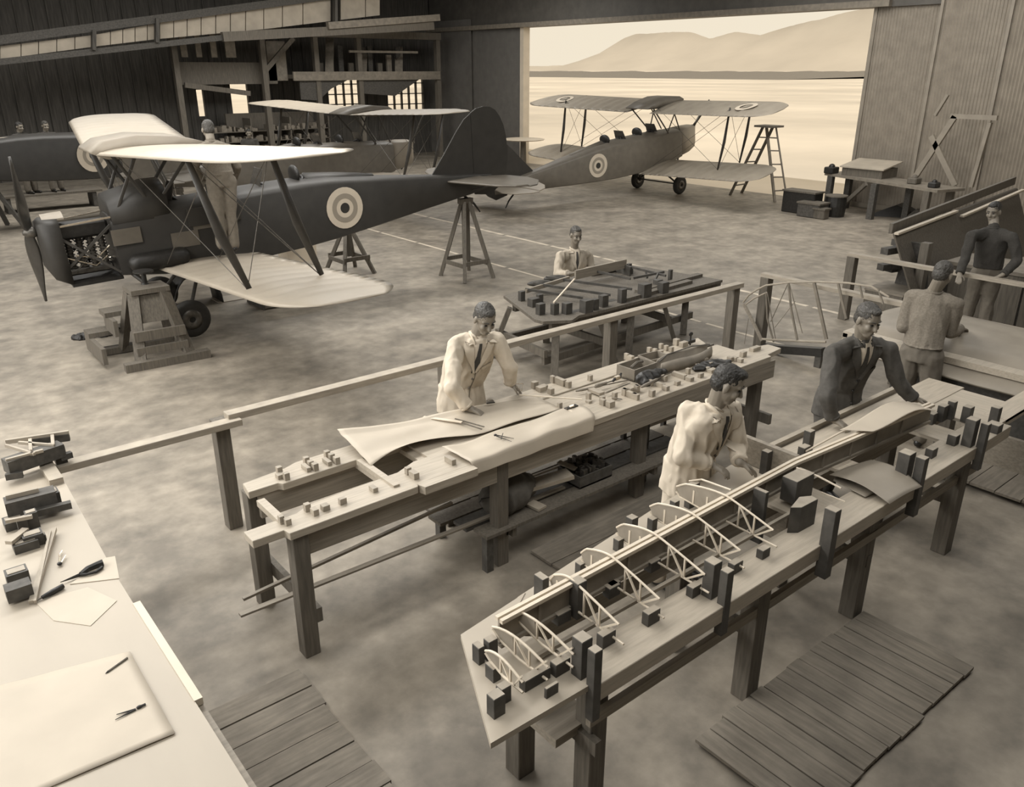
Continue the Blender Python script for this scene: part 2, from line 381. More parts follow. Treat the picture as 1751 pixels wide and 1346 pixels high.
ob('bottom_beam', MB().beam(PY(-20, 108, 27.4)-b0, PY(420, 60, 27.4)-b0, .2, .16), 'ldark', fas); ob('bottom_beam', MB().beam(PY(380, 63, 27.3)-b0, PY(740, 44, 27.3)-b0, .2, .28), 'leg', fas); ob('bottom_beam', MB().beam(PY(560, 44, 27.2)-b0, PY(750, 30, 27.2)-b0, .2, .22), 'box', fas)
for u in (160, 268, 573): ob('hanger', MB().beam(PY(u, lerp_pts(pts_t, u)-8, 27.3)-b0, PY(u, lerp_pts(pts_b, u)+6, 27.3)-b0, .2, .1), 'wall', fas)

exec_marker = 0
# ================================================================ BENCHES
def bpart(root, name, mb, m, bevel=0, smooth=False):
    o = ob(name, mb, m, root, smooth, bevel); o.location = -V(root.location); return o
def leg_at(root, x, y, z1, s=.1, m='leg', s2=None):
    return bpart(root, 'leg', MB().box(x-s/2, x+s/2, y-(s2 or s)/2, y+(s2 or s)/2, 0, z1), m, .004)
Z2 = .92
b2 = thing('jig_bench', 'long timber jig bench with two pale planks, small blocks and an open left end', 'workbench', (1.6, 4.0, 0))
bpart(b2, 'front_plank', MB().prism([(1.37, 3.985), (1.56, 3.985), (1.57, 3.93), (1.75, 3.93), (2.45, 3.94), (2.47, 3.97), (6.38, 3.99), (6.40, 4.04), (6.66, 4.07), (6.66, 4.22), (6.3, 4.30), (2.62, 4.26), (2.45, 4.19), (1.80, 4.17), (1.70, 4.12), (1.37, 4.115)], Z2-.05, Z2), 'board', .003)
bpart(b2, 'back_plank', MB().prism([(1.58, 4.55), (1.78, 4.55), (1.80, 4.52), (4.0, 4.55), (6.2, 4.58), (6.3, 4.78), (2.0, 4.76), (1.9, 4.72), (1.60, 4.69)], Z2-.05, Z2), 'board', .003)
bpart(b2, 'deck_board', MB().box(2.75, 6.3, 4.28, 4.55, Z2-.045, Z2-.012), 'board')
bpart(b2, 'front_apron', MB().box(1.62, 6.45, 3.985, 4.03, .70, Z2-.05), 'apron')
bpart(b2, 'pad', MB().prism([(2.48, 3.90), (2.9, 3.90), (2.9, 3.972), (2.46, 3.972)], Z2-.055, Z2), 'board')
bpart(b2, 'inner_apron', MB().box(1.65, 6.4, 4.20, 4.24, .72, Z2-.05), 'apron')
bpart(b2, 'back_apron', MB().box(1.65, 6.3, 4.56, 4.60, .70, Z2-.05), 'apron')
bpart(b2, 'back_apron', MB().box(1.65, 6.3, 4.70, 4.74, .72, Z2-.05), 'apron')
for x in (1.69, 2.36, 2.72): bpart(b2, 'cross_piece', MB().box(x-.03, x+.03, 4.1, 4.62, Z2-.065, Z2-.03) if x > 1.7 else MB().box(1.57, 1.62, 4.05, 4.4, Z2-.03, Z2+.012), 'board')
bpart(b2, 'cross_piece', MB().box(2.32, 2.365, 4.02, 4.50, Z2-.02, Z2+.015), 'board')
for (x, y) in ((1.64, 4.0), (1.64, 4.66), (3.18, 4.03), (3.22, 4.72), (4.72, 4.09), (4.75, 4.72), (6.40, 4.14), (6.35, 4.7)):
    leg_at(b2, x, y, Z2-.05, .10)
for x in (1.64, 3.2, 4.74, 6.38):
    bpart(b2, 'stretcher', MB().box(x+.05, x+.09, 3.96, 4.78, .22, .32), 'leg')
# little blocks pinned to the planks (top-centre pixels on the photograph's bench top)
def blk(root, u, v, h=.05, sx=.035, sy=.035, z0=Z2, rz=0.0, m='jig', name='jig_block', zb=None):
    p = P(u, v, z0+h); zb = z0 if zb is None else zb
    return bpart(root, name, MB().box(p.x-sx/2, p.x+sx/2, p.y-sy/2, p.y+sy/2, zb, z0+h, rz=rz), m, .0015)
s = .3417
for (u, v, h, a, b) in ((312, 345, .06, .035, .035), (348, 375, .05, .035, .035), (318, 380, .03, .05, .05), (448, 297, .05, .035, .035), (470, 316, .05, .035, .035), (492, 328, .05, .035, .04), (448, 340, .03, .03, .09),
                       (552, 266, .05, .035, .035), (575, 280, .05, .035, .035), (600, 296, .05, .035, .04), (553, 310, .03, .03, .09), (452, 530, .05, .035, .035), (490, 555, .04, .035, .05), (543, 535, .035, .045, .045), (630, 502, .04, .045, .03),
                       (958, 348, .05, .035, .035), (988, 370, .045, .04, .07), (1170, 300, .04, .035, .09), (322, 590, .05, .03, .035), (355, 605, .04, .035, .035), (785, 445, .03, .035, .06)):
    blk(b2, 370+u*s, 680+v*s, h, a, b)
s = 220/1751
for (u, v, h, a, b) in ((115, 100, .06, .05, .04), (200, 165, .04, .07, .06), (245, 145, .035, .04, .05), (335, 190, .05, .04, .045), (360, 22, .06, .03, .04), (460, 55, .055, .04, .12), (575, 95, .055, .04, .04), (870, 10, .05, .035, .035),
                       (455, 385, .05, .035, .03), (850, 250, .06, .03, .04), (850, 355, .02, .035, .045), (1035, 300, .04, .04, .035), (1040, 340, .05, .03, .05), (1145, 365, .05, .06, .05), (1205, 245, .06, .035, .035), (1340, 195, .06, .035, .04), (1415, 180, .06, .035, .045),
                       (1510, 145, .06, .035, .04), (1430, 240, .05, .03, .16), (1715, 215, .055, .04, .04), (865, 530, .035, .04, .05), (950, 215, .025, .06, .14)):
    blk(b2, 900+u*s, 640+v*s, h, a, b)
s = 280/1751
for (u, v, h, a, b) in ((135, 215, .06, .03, .04), (170, 235, .05, .04, .08), (380, 150, .05, .035, .04), (440, 165, .05, .035, .04), (500, 180, .05, .035, .04), (505, 110, .05, .035, .035), (560, 130, .05, .035, .035), (615, 145, .05, .035, .035), (670, 60, .06, .05, .05), (745, 90, .05, .08, .05),
                       (245, 555, .06, .035, .04), (115, 590, .06, .035, .04), (175, 575, .05, .035, .04), (225, 640, .05, .035, .04), (405, 605, .05, .035, .04), (540, 450, .05, .035, .05), (395, 500, .05, .035, .04), (500, 530, .04, .03, .08), (555, 560, .04, .04, .05), (680, 510, .035, .05, .035),
                       (700, 425, .04, .035, .14), (810, 465, .035, .05, .06), (795, 375, .05, .035, .035), (930, 425, .04, .05, .03), (950, 345, .035, .04, .14), (1020, 305, .05, .035, .05), (1125, 280, .035, .06, .06), (970, 262, .03, .05, .05), (1245, 250, .04, .04, .05), (1295, 250, .04, .04, .05), (1350, 270, .035, .04, .05),
                       (1385, 195, .05, .06, .04), (1510, 145, .035, .12, .05), (1050, 380, .03, .08, .05)):
    blk(b2, 1050+u*s, 570+v*s, h, a, b)
# ---- bench 3: the wing jig
b3 = thing('wing_jig_bench', 'nearest timber bench carrying tall dark jig blocks under the ribbed wing frame', 'workbench', (2.0, 2.1, 0))
bpart(b3, 'end_board', MB().prism([(1.80, 2.58), (1.50, 1.965), (2.08, 1.95), (2.08, 2.33), (1.95, 2.45), (2.25, 2.64)], Z2-.03, Z2), 'ply')
bpart(b3, 'front_plank', MB().box(2.06, 6.42, 1.93, 2.16, Z2-.1, Z2-.005), 'board', .003)
bpart(b3, 'back_plank', MB().prism([(1.9, 2.47), (4.35, 2.50), (4.35, 2.87), (3.55, 2.82), (2.2, 2.64)], Z2-.04, Z2-.004), 'ply')
bpart(b3, 'back_plank', MB().box(4.45, 6.95, 2.50, 2.80, Z2-.05, Z2), 'board', .003)
bpart(b3, 'inner_rail', MB().box(2.0, 6.4, 2.42, 2.47, Z2-.14, Z2-.03), 'apron')
bpart(b3, 'cross_board', MB().box(4.0, 4.4, 2.1, 2.55, Z2-.03, Z2-.008), 'boardy')
bpart(b3, 'cross_board', MB().box(4.75, 4.95, 2.1, 2.55, Z2-.03, Z2-.004), 'boardy')
bpart(b3, 'cross_board', MB().box(5.75, 6.0, 2.1, 2.55, Z2-.03, Z2-.004), 'boardy')
bpart(b3, 'cross_board', MB().box(6.25, 6.9, 2.0, 2.55, Z2-.03, Z2-.006), 'boardy')
bpart(b3, 'end_board', MB().box(6.5, 7.3, 2.0, 2.16, Z2-.06, Z2-.004), 'board')
bpart(b3, 'divider_panel', MB().box(4.36, 4.40, 2.46, 2.88, .45, 1.10), 'apron')
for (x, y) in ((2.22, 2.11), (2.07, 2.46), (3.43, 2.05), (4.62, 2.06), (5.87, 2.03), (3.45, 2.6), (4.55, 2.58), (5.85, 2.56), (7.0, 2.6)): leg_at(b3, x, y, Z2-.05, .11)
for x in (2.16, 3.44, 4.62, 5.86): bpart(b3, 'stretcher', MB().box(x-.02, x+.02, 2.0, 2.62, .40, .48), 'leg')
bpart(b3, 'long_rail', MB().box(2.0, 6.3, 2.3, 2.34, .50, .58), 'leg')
bpart(b3, 'long_rail', MB().box(2.1, 6.2, 2.0, 2.03, .60, .66), 'apron')
bpart(b3, 'foot_block', MB().box(2.0, 2.25, 2.12, 2.35, .45, .50), 'apron')
bpart(b3, 'back_rail', MB().box(4.55, 6.45, 2.82, 2.86, Z2-.05, Z2+.03), 'rail')
def jb(u, v, zt, sx, sy, zb=Z2, m='jigd', rz=0.0):
    sx *= .86; sy *= .86
    p = P(u, v, zt)
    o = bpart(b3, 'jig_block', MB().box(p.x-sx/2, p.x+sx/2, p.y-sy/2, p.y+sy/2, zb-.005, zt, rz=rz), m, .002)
    # thin paler plate on top of the dark block
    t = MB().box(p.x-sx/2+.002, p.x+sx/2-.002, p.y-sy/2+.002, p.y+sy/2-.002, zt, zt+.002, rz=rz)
    c = ob('pale_top', t, 'jig', o); return o
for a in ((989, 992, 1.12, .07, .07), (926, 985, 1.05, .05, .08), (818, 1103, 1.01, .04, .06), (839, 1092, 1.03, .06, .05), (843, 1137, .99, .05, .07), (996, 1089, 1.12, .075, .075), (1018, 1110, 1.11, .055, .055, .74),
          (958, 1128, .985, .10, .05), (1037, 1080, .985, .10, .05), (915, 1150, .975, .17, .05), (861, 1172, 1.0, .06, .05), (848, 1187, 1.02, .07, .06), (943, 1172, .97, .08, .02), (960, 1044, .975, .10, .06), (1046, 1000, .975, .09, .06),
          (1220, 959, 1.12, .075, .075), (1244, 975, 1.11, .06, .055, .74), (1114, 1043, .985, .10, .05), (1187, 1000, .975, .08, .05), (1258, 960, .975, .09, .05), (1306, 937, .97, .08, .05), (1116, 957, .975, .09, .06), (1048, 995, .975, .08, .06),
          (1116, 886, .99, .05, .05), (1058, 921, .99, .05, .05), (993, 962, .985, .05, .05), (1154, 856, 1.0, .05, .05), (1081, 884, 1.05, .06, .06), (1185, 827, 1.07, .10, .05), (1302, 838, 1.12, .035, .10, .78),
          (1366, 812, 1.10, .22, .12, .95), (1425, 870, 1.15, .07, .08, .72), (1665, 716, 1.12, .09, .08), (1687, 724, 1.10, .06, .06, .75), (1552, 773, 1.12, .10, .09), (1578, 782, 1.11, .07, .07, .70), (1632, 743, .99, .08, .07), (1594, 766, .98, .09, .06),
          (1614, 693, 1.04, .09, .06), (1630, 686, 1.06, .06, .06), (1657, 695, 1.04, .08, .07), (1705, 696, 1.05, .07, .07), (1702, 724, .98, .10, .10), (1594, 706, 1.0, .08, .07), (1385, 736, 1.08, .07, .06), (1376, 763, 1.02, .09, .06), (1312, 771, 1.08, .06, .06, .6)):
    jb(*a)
p = P(1366, 858, 1.08)
wd = bpart(b3, 'wedge_block', MB().prism([(p.x-.10, p.y-.01), (p.x-.05, p.y-.05), (p.x+.11, p.y-.055), (p.x+.12, p.y-.01), (p.x+.05, p.y+.03)], Z2-.03, 1.08), 'jigd')
ob('pale_top', MB().prism([(p.x-.098, p.y-.01), (p.x-.049, p.y-.048), (p.x+.108, p.y-.053), (p.x+.118, p.y-.01), (p.x+.05, p.y+.028)], 1.08, 1.082), 'jig', wd)

# ---- the wing frame in the jig: two-strip spar and lattice ribs
wf = thing('unfinished_wing', 'unfinished wooden wing skeleton with pale spar and lattice ribs in the near jig', 'wing frame', (1.85, 2.36, .96))
def wp(name, mb, m='rib', par=None):
    o = ob(name, mb, m, par if par is not None else wf)
    if par is None: o.location = -V(wf.location)
    return o
SX0, SX1, SZ = 1.86, 5.9, 1.11
def sy_(x): return 2.365+.055*min(1, (x-1.86)/2.4)-.10*max(0, (x-4.3)/1.6)
def spar_strip(off, w_, z0, z1, x0=SX0, x1=SX1):
    n = 10; mb = MB(); r_ = []
    for i in range(n+1):
        x = x0+(x1-x0)*i/n; y = sy_(x)+off; r_.append([V((x, y-w_/2, z0)), V((x, y+w_/2, z0)), V((x, y+w_/2, z1)), V((x, y-w_/2, z1))])
    return mb.rings(r_)
wp('spar_cap', spar_strip(-.0165, .020, SZ-.02, SZ)); wp('spar_cap', spar_strip(.0165, .020, SZ-.02, SZ))
wp('spar_web', spar_strip(0, .012, SZ-.14, SZ-.012), 'web'); wp('spar_foot', spar_strip(0, .04, SZ-.155, SZ-.135), 'web')
for x in [2.1+.31*i for i in range(12)]:
    wp('spar_stiffener', MB().box(x-.008, x+.008, sy_(x)-.016, sy_(x)+.016, SZ-.135, SZ-.02), 'web')
wp('rear_spar', MB().box(1.95, 4.2, 2.195, 2.215, .945, .965), 'web')
def rib(x, yn, yt=2.06, small=False):
    ys = sy_(x); zt = SZ; mb = MB(); n = 10
    top = []
    for i in range(n+1):
        t = i/n; y = yn+(ys-yn)*t; z = 1.062+(zt+.012-1.062)*math.sin(t*PI/2)**1.1-.03*max(0, 1-t*6)
        top.append(V((x, y, z)))
    for i in range(1, 7): t = i/6; top.append(V((x, ys+(yt-ys)*t, zt+.012-(zt+.012-1.045)*t**1.12)))
    mb.tube(top, .0062, 6)
    o = wp('rib', mb)
    bot = [V((x, yn+.0, 1.0)), V((x, yn-.03, .975)), V((x, (yn+ys)/2, .965)), V((x, ys, .963)), V((x, yt-.035, .955))]
    wp('bottom_cap', MB().tube(bot, .0062, 6), 'rib', o)
    # plywood nose web in front of the spar
    pts = [top[i] for i in range(0, n+1, 2)]+[V((x, ys, .967)), V((x, (yn+ys)/2, .968)), V((x, yn-.03, .98))]
    wp('nose_web', MB().prism_dir([q-V((.002, 0, 0)) for q in pts], (.004, 0, 0)), 'web', o)
    for (a, b) in ((.30, .30), (.30, .62), (.62, .62), (.98, .66)):
        ya = ys+(yt-ys)*a; yb = ys+(yt-ys)*b; za = zt+.012-(zt+.012-1.045)*a**1.12
        wp('brace', MB().beam((x, ya, za), (x, yb, .958), .009, .009, up=(1, 0, 0)), 'rib', o)
    for t in (.02, .3): wp('brace', MB().beam((x, yn+(ys-yn)*(t+.35), 1.06), (x, yn+(ys-yn)*(t+.35), .967), .012, .009, up=(1, 0, 0)), 'rib', o)
    return o
for (x, yn, yt) in ((2.31, 2.52, 2.05), (2.60, 2.60, 2.06), (2.93, 2.66, 2.05), (3.25, 2.70, 2.07), (3.56, 2.76, 2.08)): rib(x, yn, yt)
a = P(875, 1047, 1.06)
# short ribs of the tapering end (ahead of the spar's end)
def short_rib(pa, pb, h=.07):
    pa = V(pa); pb = V(pb); d = pb-pa; mid = (pa+pb)/2+V((0, 0, .03)); mb = MB()
    top = []
    for i in range(9): t = i/8; top.append(pa.lerp(pb, t)+V((0, 0, .035*math.sin(PI*t**.8))))
    mb.tube(top, .0062, 6); o = wp('rib', mb)
    bot = [pa-V((0, 0, .01)), pa.lerp(pb, .15)-V((0, 0, h*.6)), pa.lerp(pb, .5)-V((0, 0, h)), pb-V((0, 0, h))]
    wp('bottom_cap', MB().tube(bot, .0062, 6), 'rib', o)
    wp('nose_web', MB().prism_dir([top[0], top[1], top[2], top[3], pa.lerp(pb, .4)-V((0, 0, h*.9)), pa.lerp(pb, .15)-V((0, 0, h*.6))], (.004, 0, 0)), 'web', o)
    for (s0, s1) in ((.42, .42), (.42, .68), (.68, .68), (.98, .76)):
        wp('brace', MB().beam(pa.lerp(pb, s0)+V((0, 0, .03)), pa.lerp(pb, s1)-V((0, 0, h)), .008, .008, up=(1, 0, 0)), 'rib', o)
short_rib(P(876, 1043, 1.08), P(981, 1119, 1.04)); short_rib(P(842, 1072, 1.06), P(937, 1141, 1.02)); short_rib(P(830, 1113, 1.04), P(894, 1167, 1.02), .055)
wp('rib_nose', MB().tube([P(1178, 823, 1.07), P(1200, 820, 1.09), P(1250, 838, SZ)], .0065, 6))
wp('rib_strip', MB().tube([P(1362, 800, 1.10), P(1400, 815, 1.09), P(1438, 835, 1.06)], .0065, 6))
wp('rib_strip', MB().tube([P(1405, 842, 1.0), P(1425, 850, 1.0), P(1445, 858, .99)], .005, 6))
wp('spar_tail', MB().tube([P(1378, 772, 1.0), P(1440, 738, 1.06), P(1500, 712, 1.1)], .007, 6))

# ---- trestle table 4 with dark frame parts
Z4 = .75
b4 = thing('trestle_table', 'dark trestle table crowded with black jig blocks in front of the seated worker', 'table', (7.2, 7.3, 0))
bpart(b4, 'table_top', MB().prism([(6.22, 7.76), (5.84, 6.72), (5.86, 6.60), (6.15, 6.43), (6.35, 6.52), (6.6, 6.50), (9.02, 6.52), (8.69, 8.1)], Z4-.035, Z4), 'leg')
bpart(b4, 'under_board', MB().box(6.0, 9.1, 6.60, 6.66, Z4-.15, Z4-.035), 'leg')
bpart(b4, 'under_board', MB().box(6.2, 8.9, 7.5, 7.56, Z4-.15, Z4-.035), 'leg')
for (x, z) in ((8.1, Z4+.001), (8.5, Z4+.001)): bpart(b4, 'raised_plank', MB().beam((x-.9, 6.62+(.15 if x > 8.3 else 0), Z4+.02), (x+.45, 6.7+(.15 if x > 8.3 else 0), Z4+.02), .09, .04), 'leg')
for (u, v) in ((685+0, 590), (810, 565), (470, 655), (960, 520), (1100, 470)): 
    p = P(860+u*.2627, 360+v*.2627, Z4); bpart(b4, 'slot', MB().box(p.x-.12, p.x+.12, p.y-.04, p.y+.04, Z4, Z4+.002), 'jigd')
for (x, y, dx, dy) in ((6.15, 7.55, -.12, .1), (6.2, 6.75, -.1, -.1), (6.75, 7.55, .1, .1), (6.85, 6.75, .12, -.12), (7.6, 7.5, -.1, .1), (7.55, 6.8, -.12, -.1), (8.1, 6.8, .1, -.1), (8.2, 7.5, .12, .12), (8.75, 6.9, -.1, -.08), (8.8, 7.7, .1, .1)):
    bpart(b4, 'trestle_leg', MB().beam((x, y, Z4-.1), (x+dx*1.6, y+dy*1.6, 0), .09, .06), 'leg')
for (a, b) in (((6.0, 6.7, .3), (6.1, 7.75, .3)), ((6.9, 6.6, .28), (6.9, 7.7, .28)), ((8.2, 6.7, .3), (8.3, 7.75, .3)), ((6.1, 7.6, .25), (8.6, 7.6, .25)), ((6.0, 6.75, .2), (8.9, 6.9, .2))):
    bpart(b4, 'brace', MB().beam(a, b, .05, .09), 'leg')
s = 460/1751
for (u, v, h, a) in ((122, 525, .12, .07), (245, 605, .13, .09), (338, 605, .13, .08), (418, 600, .13, .1), (200, 570, .1, .12), (545, 580, .15, .13), (600, 575, .13, .08), (655, 550, .14, .1), (778, 510, .17, .09), (925, 475, .17, .14), (1045, 465, .14, .12), (823, 345, .12, .06), (1092, 385, .16, .05), (240, 545, .1, .07), (820, 365, .1, .1), (1010, 450, .1, .1)):
    blk(b4, 860+u*s, 360+v*s, h, a, a*.8, z0=Z4, m='jigd')
def strip4(name, a, za, b, zb, w_=.025, h_=.025, m='jigd'):
    pa = P(860+a[0]*s, 360+a[1]*s, Z4+za); pb = P(860+b[0]*s, 360+b[1]*s, Z4+zb); bpart(b4, name, MB().beam(pa, pb, w_, h_), m)
for (a, za, b, zb) in (((280, 435), .15, (840, 512), .10), ((175, 472), .14, (700, 550), .08), ((145, 512), .12, (520, 570), .06), ((600, 395), .12, (830, 445), .1), ((840, 370), .12, (1060, 425), .1), ((850, 440), .06, (1050, 400), .12), ((940, 440), .04, (930, 395), .12), ((990, 455), .04, (1010, 410), .12)): strip4('rib', a, za, b, zb, .02, .03)
for (u, v) in ((345, 440), (240, 473)):
    p = P(860+u*s, 360+v*s, Z4+.13); bpart(b4, 'rib_nose', MB().ell(p, .17, .05, .04, X=V((.9, -.4, 0)).normalized(), Y=V((.4, .9, 0)).normalized()), 'jigd', smooth=True)
strip4('spar', (150, 525), .1, (430, 440), .14, .03, .05, 'apron'); strip4('spar', (470, 420), .13, (800, 345), .15, .03, .12, 'apron')
strip4('pale_strip', (330, 600), .15, (465, 448), .2, .018, .018, 'rib'); strip4('side_plate', (575, 400), .06, (800, 360), .06, .02, .15, 'jigd')
strip4('side_plate', (730, 360), .08, (830, 400), .06, .02, .14, 'jigd')

# ---- bench 5 at the right, covered with fabric; bench/rack behind it
b5 = thing('covering_bench', 'bench at the right with a drooping fabric covered panel in front of jumper man', 'workbench', (8.4, 3.0, 0))
bpart(b5, 'bench_top', MB().box(7.75, 9.3, .2, 4.05, .82, .88), 'board')
bpart(b5, 'fabric_panel', MB().sheet(lambda a, b: (7.62+1.6*a, .3+3.75*b, .90+.05*math.sin(PI*a)-.16*max(0, .25-a)/.25+.012*noise.noise(V((a*5, b*9, 1)))), 24, 40, .02), 'paperd', smooth=True)
bpart(b5, 'side_board', MB().box(7.80, 7.84, .2, 3.5, .1, .82), 'ldark')
bpart(b5, 'low_board', MB().box(7.55, 7.6, .3, 3.3, .0, .36), 'apron')
bpart(b5, 'end_apron', MB().box(7.75, 9.3, 4.0, 4.06, .6, .86), 'apron')
for (x, y) in ((7.85, 3.9), (9.2, 3.9), (7.85, .4), (9.2, .4)): leg_at(b5, x, y, .82)
r_ = thing('guard_rail', 'long timber guard rail on posts behind the middle bench and worker', 'railing', (3.8, 5.75, 0))
bpart(r_, 'top_rail', MB().box(.72, 1.98, 5.62, 5.72, .90, .95), 'rail', .003)
bpart(r_, 'top_rail', MB().box(1.9, 8.30, 5.68, 5.78, .93, .985), 'rail', .003)
for x in (1.86, 3.95, 6.1, 8.24): leg_at(r_, x, 5.78, .93, .11)
for (nm, x, y0, y1, lab) in (('guard_rail', 9.0, 3.9, 5.85, 'short timber guard rail behind the skeletal rudder frame'), ('guard_rail', 11.0, 1.0, 5.8, 'tall pale guard rail crossing behind the man in the jumper')):
    r_ = thing(nm, lab, 'railing', (x, y1, 0)); h = .97
    bpart(r_, 'top_rail', MB().box(x-.05, x+.05, y0, y1+.05, h-.05, h), 'rail', .003)
    leg_at(r_, x, y1-.02, h-.05, .12); leg_at(r_, x, y0+.1, h-.05, .1)
    if x > 10: leg_at(r_, x, 3.3, h-.05, .1); bpart(r_, 'mid_rail', MB().box(x-1.6, x-1.55, 1.5, 4.6, .80, .84), 'rail')
# ---- left drawing table
lt = thing('drawing_table', 'broad plywood table in the bottom left corner under a big drawing sheet', 'table', (-.2, 4, 0))
ZL = .95
bpart(lt, 'table_top', MB().prism([(.72, 5.68), (.67, 4.06), (.665, 1.0), (-1.6, 1.0), (-1.6, 5.68)], ZL-.03, ZL), 'ply')
bpart(lt, 'edge_board', MB().box(.62, .70, 1.2, 3.68, ZL-.10, ZL-.035), 'apron')
bpart(lt, 'edge_strip', MB().box(.665, .70, 2.9, 3.76, ZL-.03, ZL+.005), 'white')
for (x, y) in ((.55, 5.4), (.55, 2.2), (-1.4, 5.4), (-1.4, 2.2)): leg_at(lt, x, y, ZL-.03)
o = MB().sheet(lambda a, b: tuple(P(*[((1-a)*(1-b)*q0+a*(1-b)*q1+a*b*q2+(1-a)*b*q3) for q0, q1, q2, q3 in (((20-60), 300, 222, 16-60), (1400, 1255, 1115, 1185))], ZL+.004)+V((0, 0, .004+.004*noise.noise(V((a*4, b*4, 0)))+.010*max(0, (a-.9))*10*b*0))), 16, 16, .0015)
tag(ob('drawing_sheet', o, 'paper', smooth=True), 'large creased white drawing sheet in the bottom left of the plywood table', 'paper')
pts = [P(200, 953, ZL), P(205, 985, ZL), P(235, 1035, ZL), P(60, 1040, ZL), P(30, 1052, ZL), P(60, 1000, ZL)]
tag(ob('paper_sheet', MB().prism([(P(60, 1030, ZL).x, P(60, 1030, ZL).y), (P(92, 1062, ZL).x, P(92, 1062, ZL).y), (P(155, 1071, ZL).x, P(155, 1071, ZL).y), (P(200, 1028, ZL).x, P(200, 1028, ZL).y), (P(150, 1005, ZL).x, P(150, 1005, ZL).y)], ZL, ZL+.003), 'paper'), 'small five sided sheet lying across the plywood table below the dark tool', 'paper')
tag(ob('paper_sheet', MB().prism([(P(180, 955, ZL).x, P(180, 955, ZL).y), (P(197, 952, ZL).x, P(197, 952, ZL).y), (P(204, 990, ZL).x, P(204, 990, ZL).y), (P(120, 1000, ZL).x, P(120, 1000, ZL).y)], ZL, ZL+.004), 'paper'), 'narrow pale sheet jutting over the right edge of the plywood table', 'paper')
def pencil(u0, v0, u1, v1, label, z=ZL+.012, r=.005, m='iron', cat='pencil', nm='pencil'):
    a = P(u0, v0, z); b = P(u1, v1, z); d = (b-a).normalized()
    t = thing(nm, label, cat, tuple(a))
    ob('shaft', MB().tube([V((0, 0, 0)), (b-a)*.88], r, 6), m, t); ob('point', MB().tube([(b-a)*.88, b-a], [r, r*.15], 6), 'iron', t); return t
pencil(218, 1125, 180, 1152, 'single dark pencil at the top of the large drawing sheet', m='leg')
tt = thing('dividers', 'folded drawing dividers lying on the large drawing sheet', 'dividers', tuple(P(222, 1215, ZL+.012)))
b0 = V(tt.location)
for (u, v) in ((197, 1231), (199, 1222)): ob('leg', MB().tube([P(232, 1213, ZL+.012)-b0, P(u, v, ZL+.012)-b0], [.005, .0015], 6), 'iron', tt)
ob('joint', MB().ell(P(238, 1209, ZL+.014)-b0, .012, .008, .007), 'iron', tt, True); ob('handle', MB().tube([P(236, 1210, ZL+.014)-b0, P(249, 1204, ZL+.014)-b0], .005, 6), 'iron', tt)
# big dark pointed tool = bow saw-file/shears near the table edge
tt = thing('shears', 'dark tin shears with open looped handles at the right edge of the plywood table', 'shears', tuple(P(150, 975, ZL+.01)))
b0 = V(tt.location)
ob('blade', MB().tube([P(103, 996, ZL+.012)-b0, P(140, 982, ZL+.012)-b0], [.002, .012], 6, flat=.5), 'iron', tt)
ob('handle', MB().tube([P(u, v, ZL+.016)-b0 for u, v in ((138, 982), (150, 973), (164, 967), (176, 963))], [.012, .016, .018, .022], 8), 'iron', tt)
ob('handle', MB().tube([P(u, v, ZL+.014)-b0 for u, v in ((138, 983), (150, 982), (164, 978), (175, 970))], [.009, .007, .008, .009], 8), 'iron', tt)
tt = thing('file', 'dark wooden handled file below the shears on the plywood table', 'file', tuple(P(90, 1015, ZL+.01)))
b0 = V(tt.location); ob('handle', MB().tube([P(108, 1002, ZL+.015)-b0, P(90, 1012, ZL+.015)-b0, P(72, 1022, ZL+.015)-b0], [.013, .014, .010], 8), 'iron', tt, True); ob('blade', MB().tube([P(72, 1022, ZL+.012)-b0, P(57, 1030, ZL+.012)-b0], .005, 6), 'leg', tt)
tt = thing('scissors', 'small bright spring clip tool between the batten and the shears', 'tool', tuple(P(102, 955, ZL+.01))); b0 = V(tt.location)
ob('arm', MB().tube([P(102, 963, ZL+.012)-b0, P(102, 948, ZL+.012)-b0, P(106, 942, ZL+.012)-b0], .004, 6), 'bright', tt); ob('arm', MB().tube([P(104, 963, ZL+.012)-b0, P(112, 950, ZL+.012)-b0], .004, 6), 'bright', tt); ob('pivot', MB().ell(P(102, 964, ZL+.014)-b0, .013, .013, .01), 'iron', tt, True)
o = MB().beam(P(55, 1030, ZL+.012), P(92, 905, ZL+.03), .03, .02); tag(ob('batten', o, 'rail'), 'wide pale batten leaning by the dark jig blocks on the plywood table', 'batten')
o = MB().beam(P(60, 1030, ZL+.015), P(86, 910, ZL+.04), .012, .02); tag(ob('batten', o, 'rail'), 'thin batten lying along the wide batten on the plywood table', 'batten')
jl = thing('elevator_frame', 'dark slatted tail frame clamped on the plywood table at the left picture edge', 'frame', tuple(P(60, 800, ZL))); b0 = V(jl.location)
def jp(nm, mb, m): o = ob(nm, mb, m, jl); o.location = -b0; return o
s = 220/897
def LP(u, v, z): return P(u*s, 730+v*s, z)
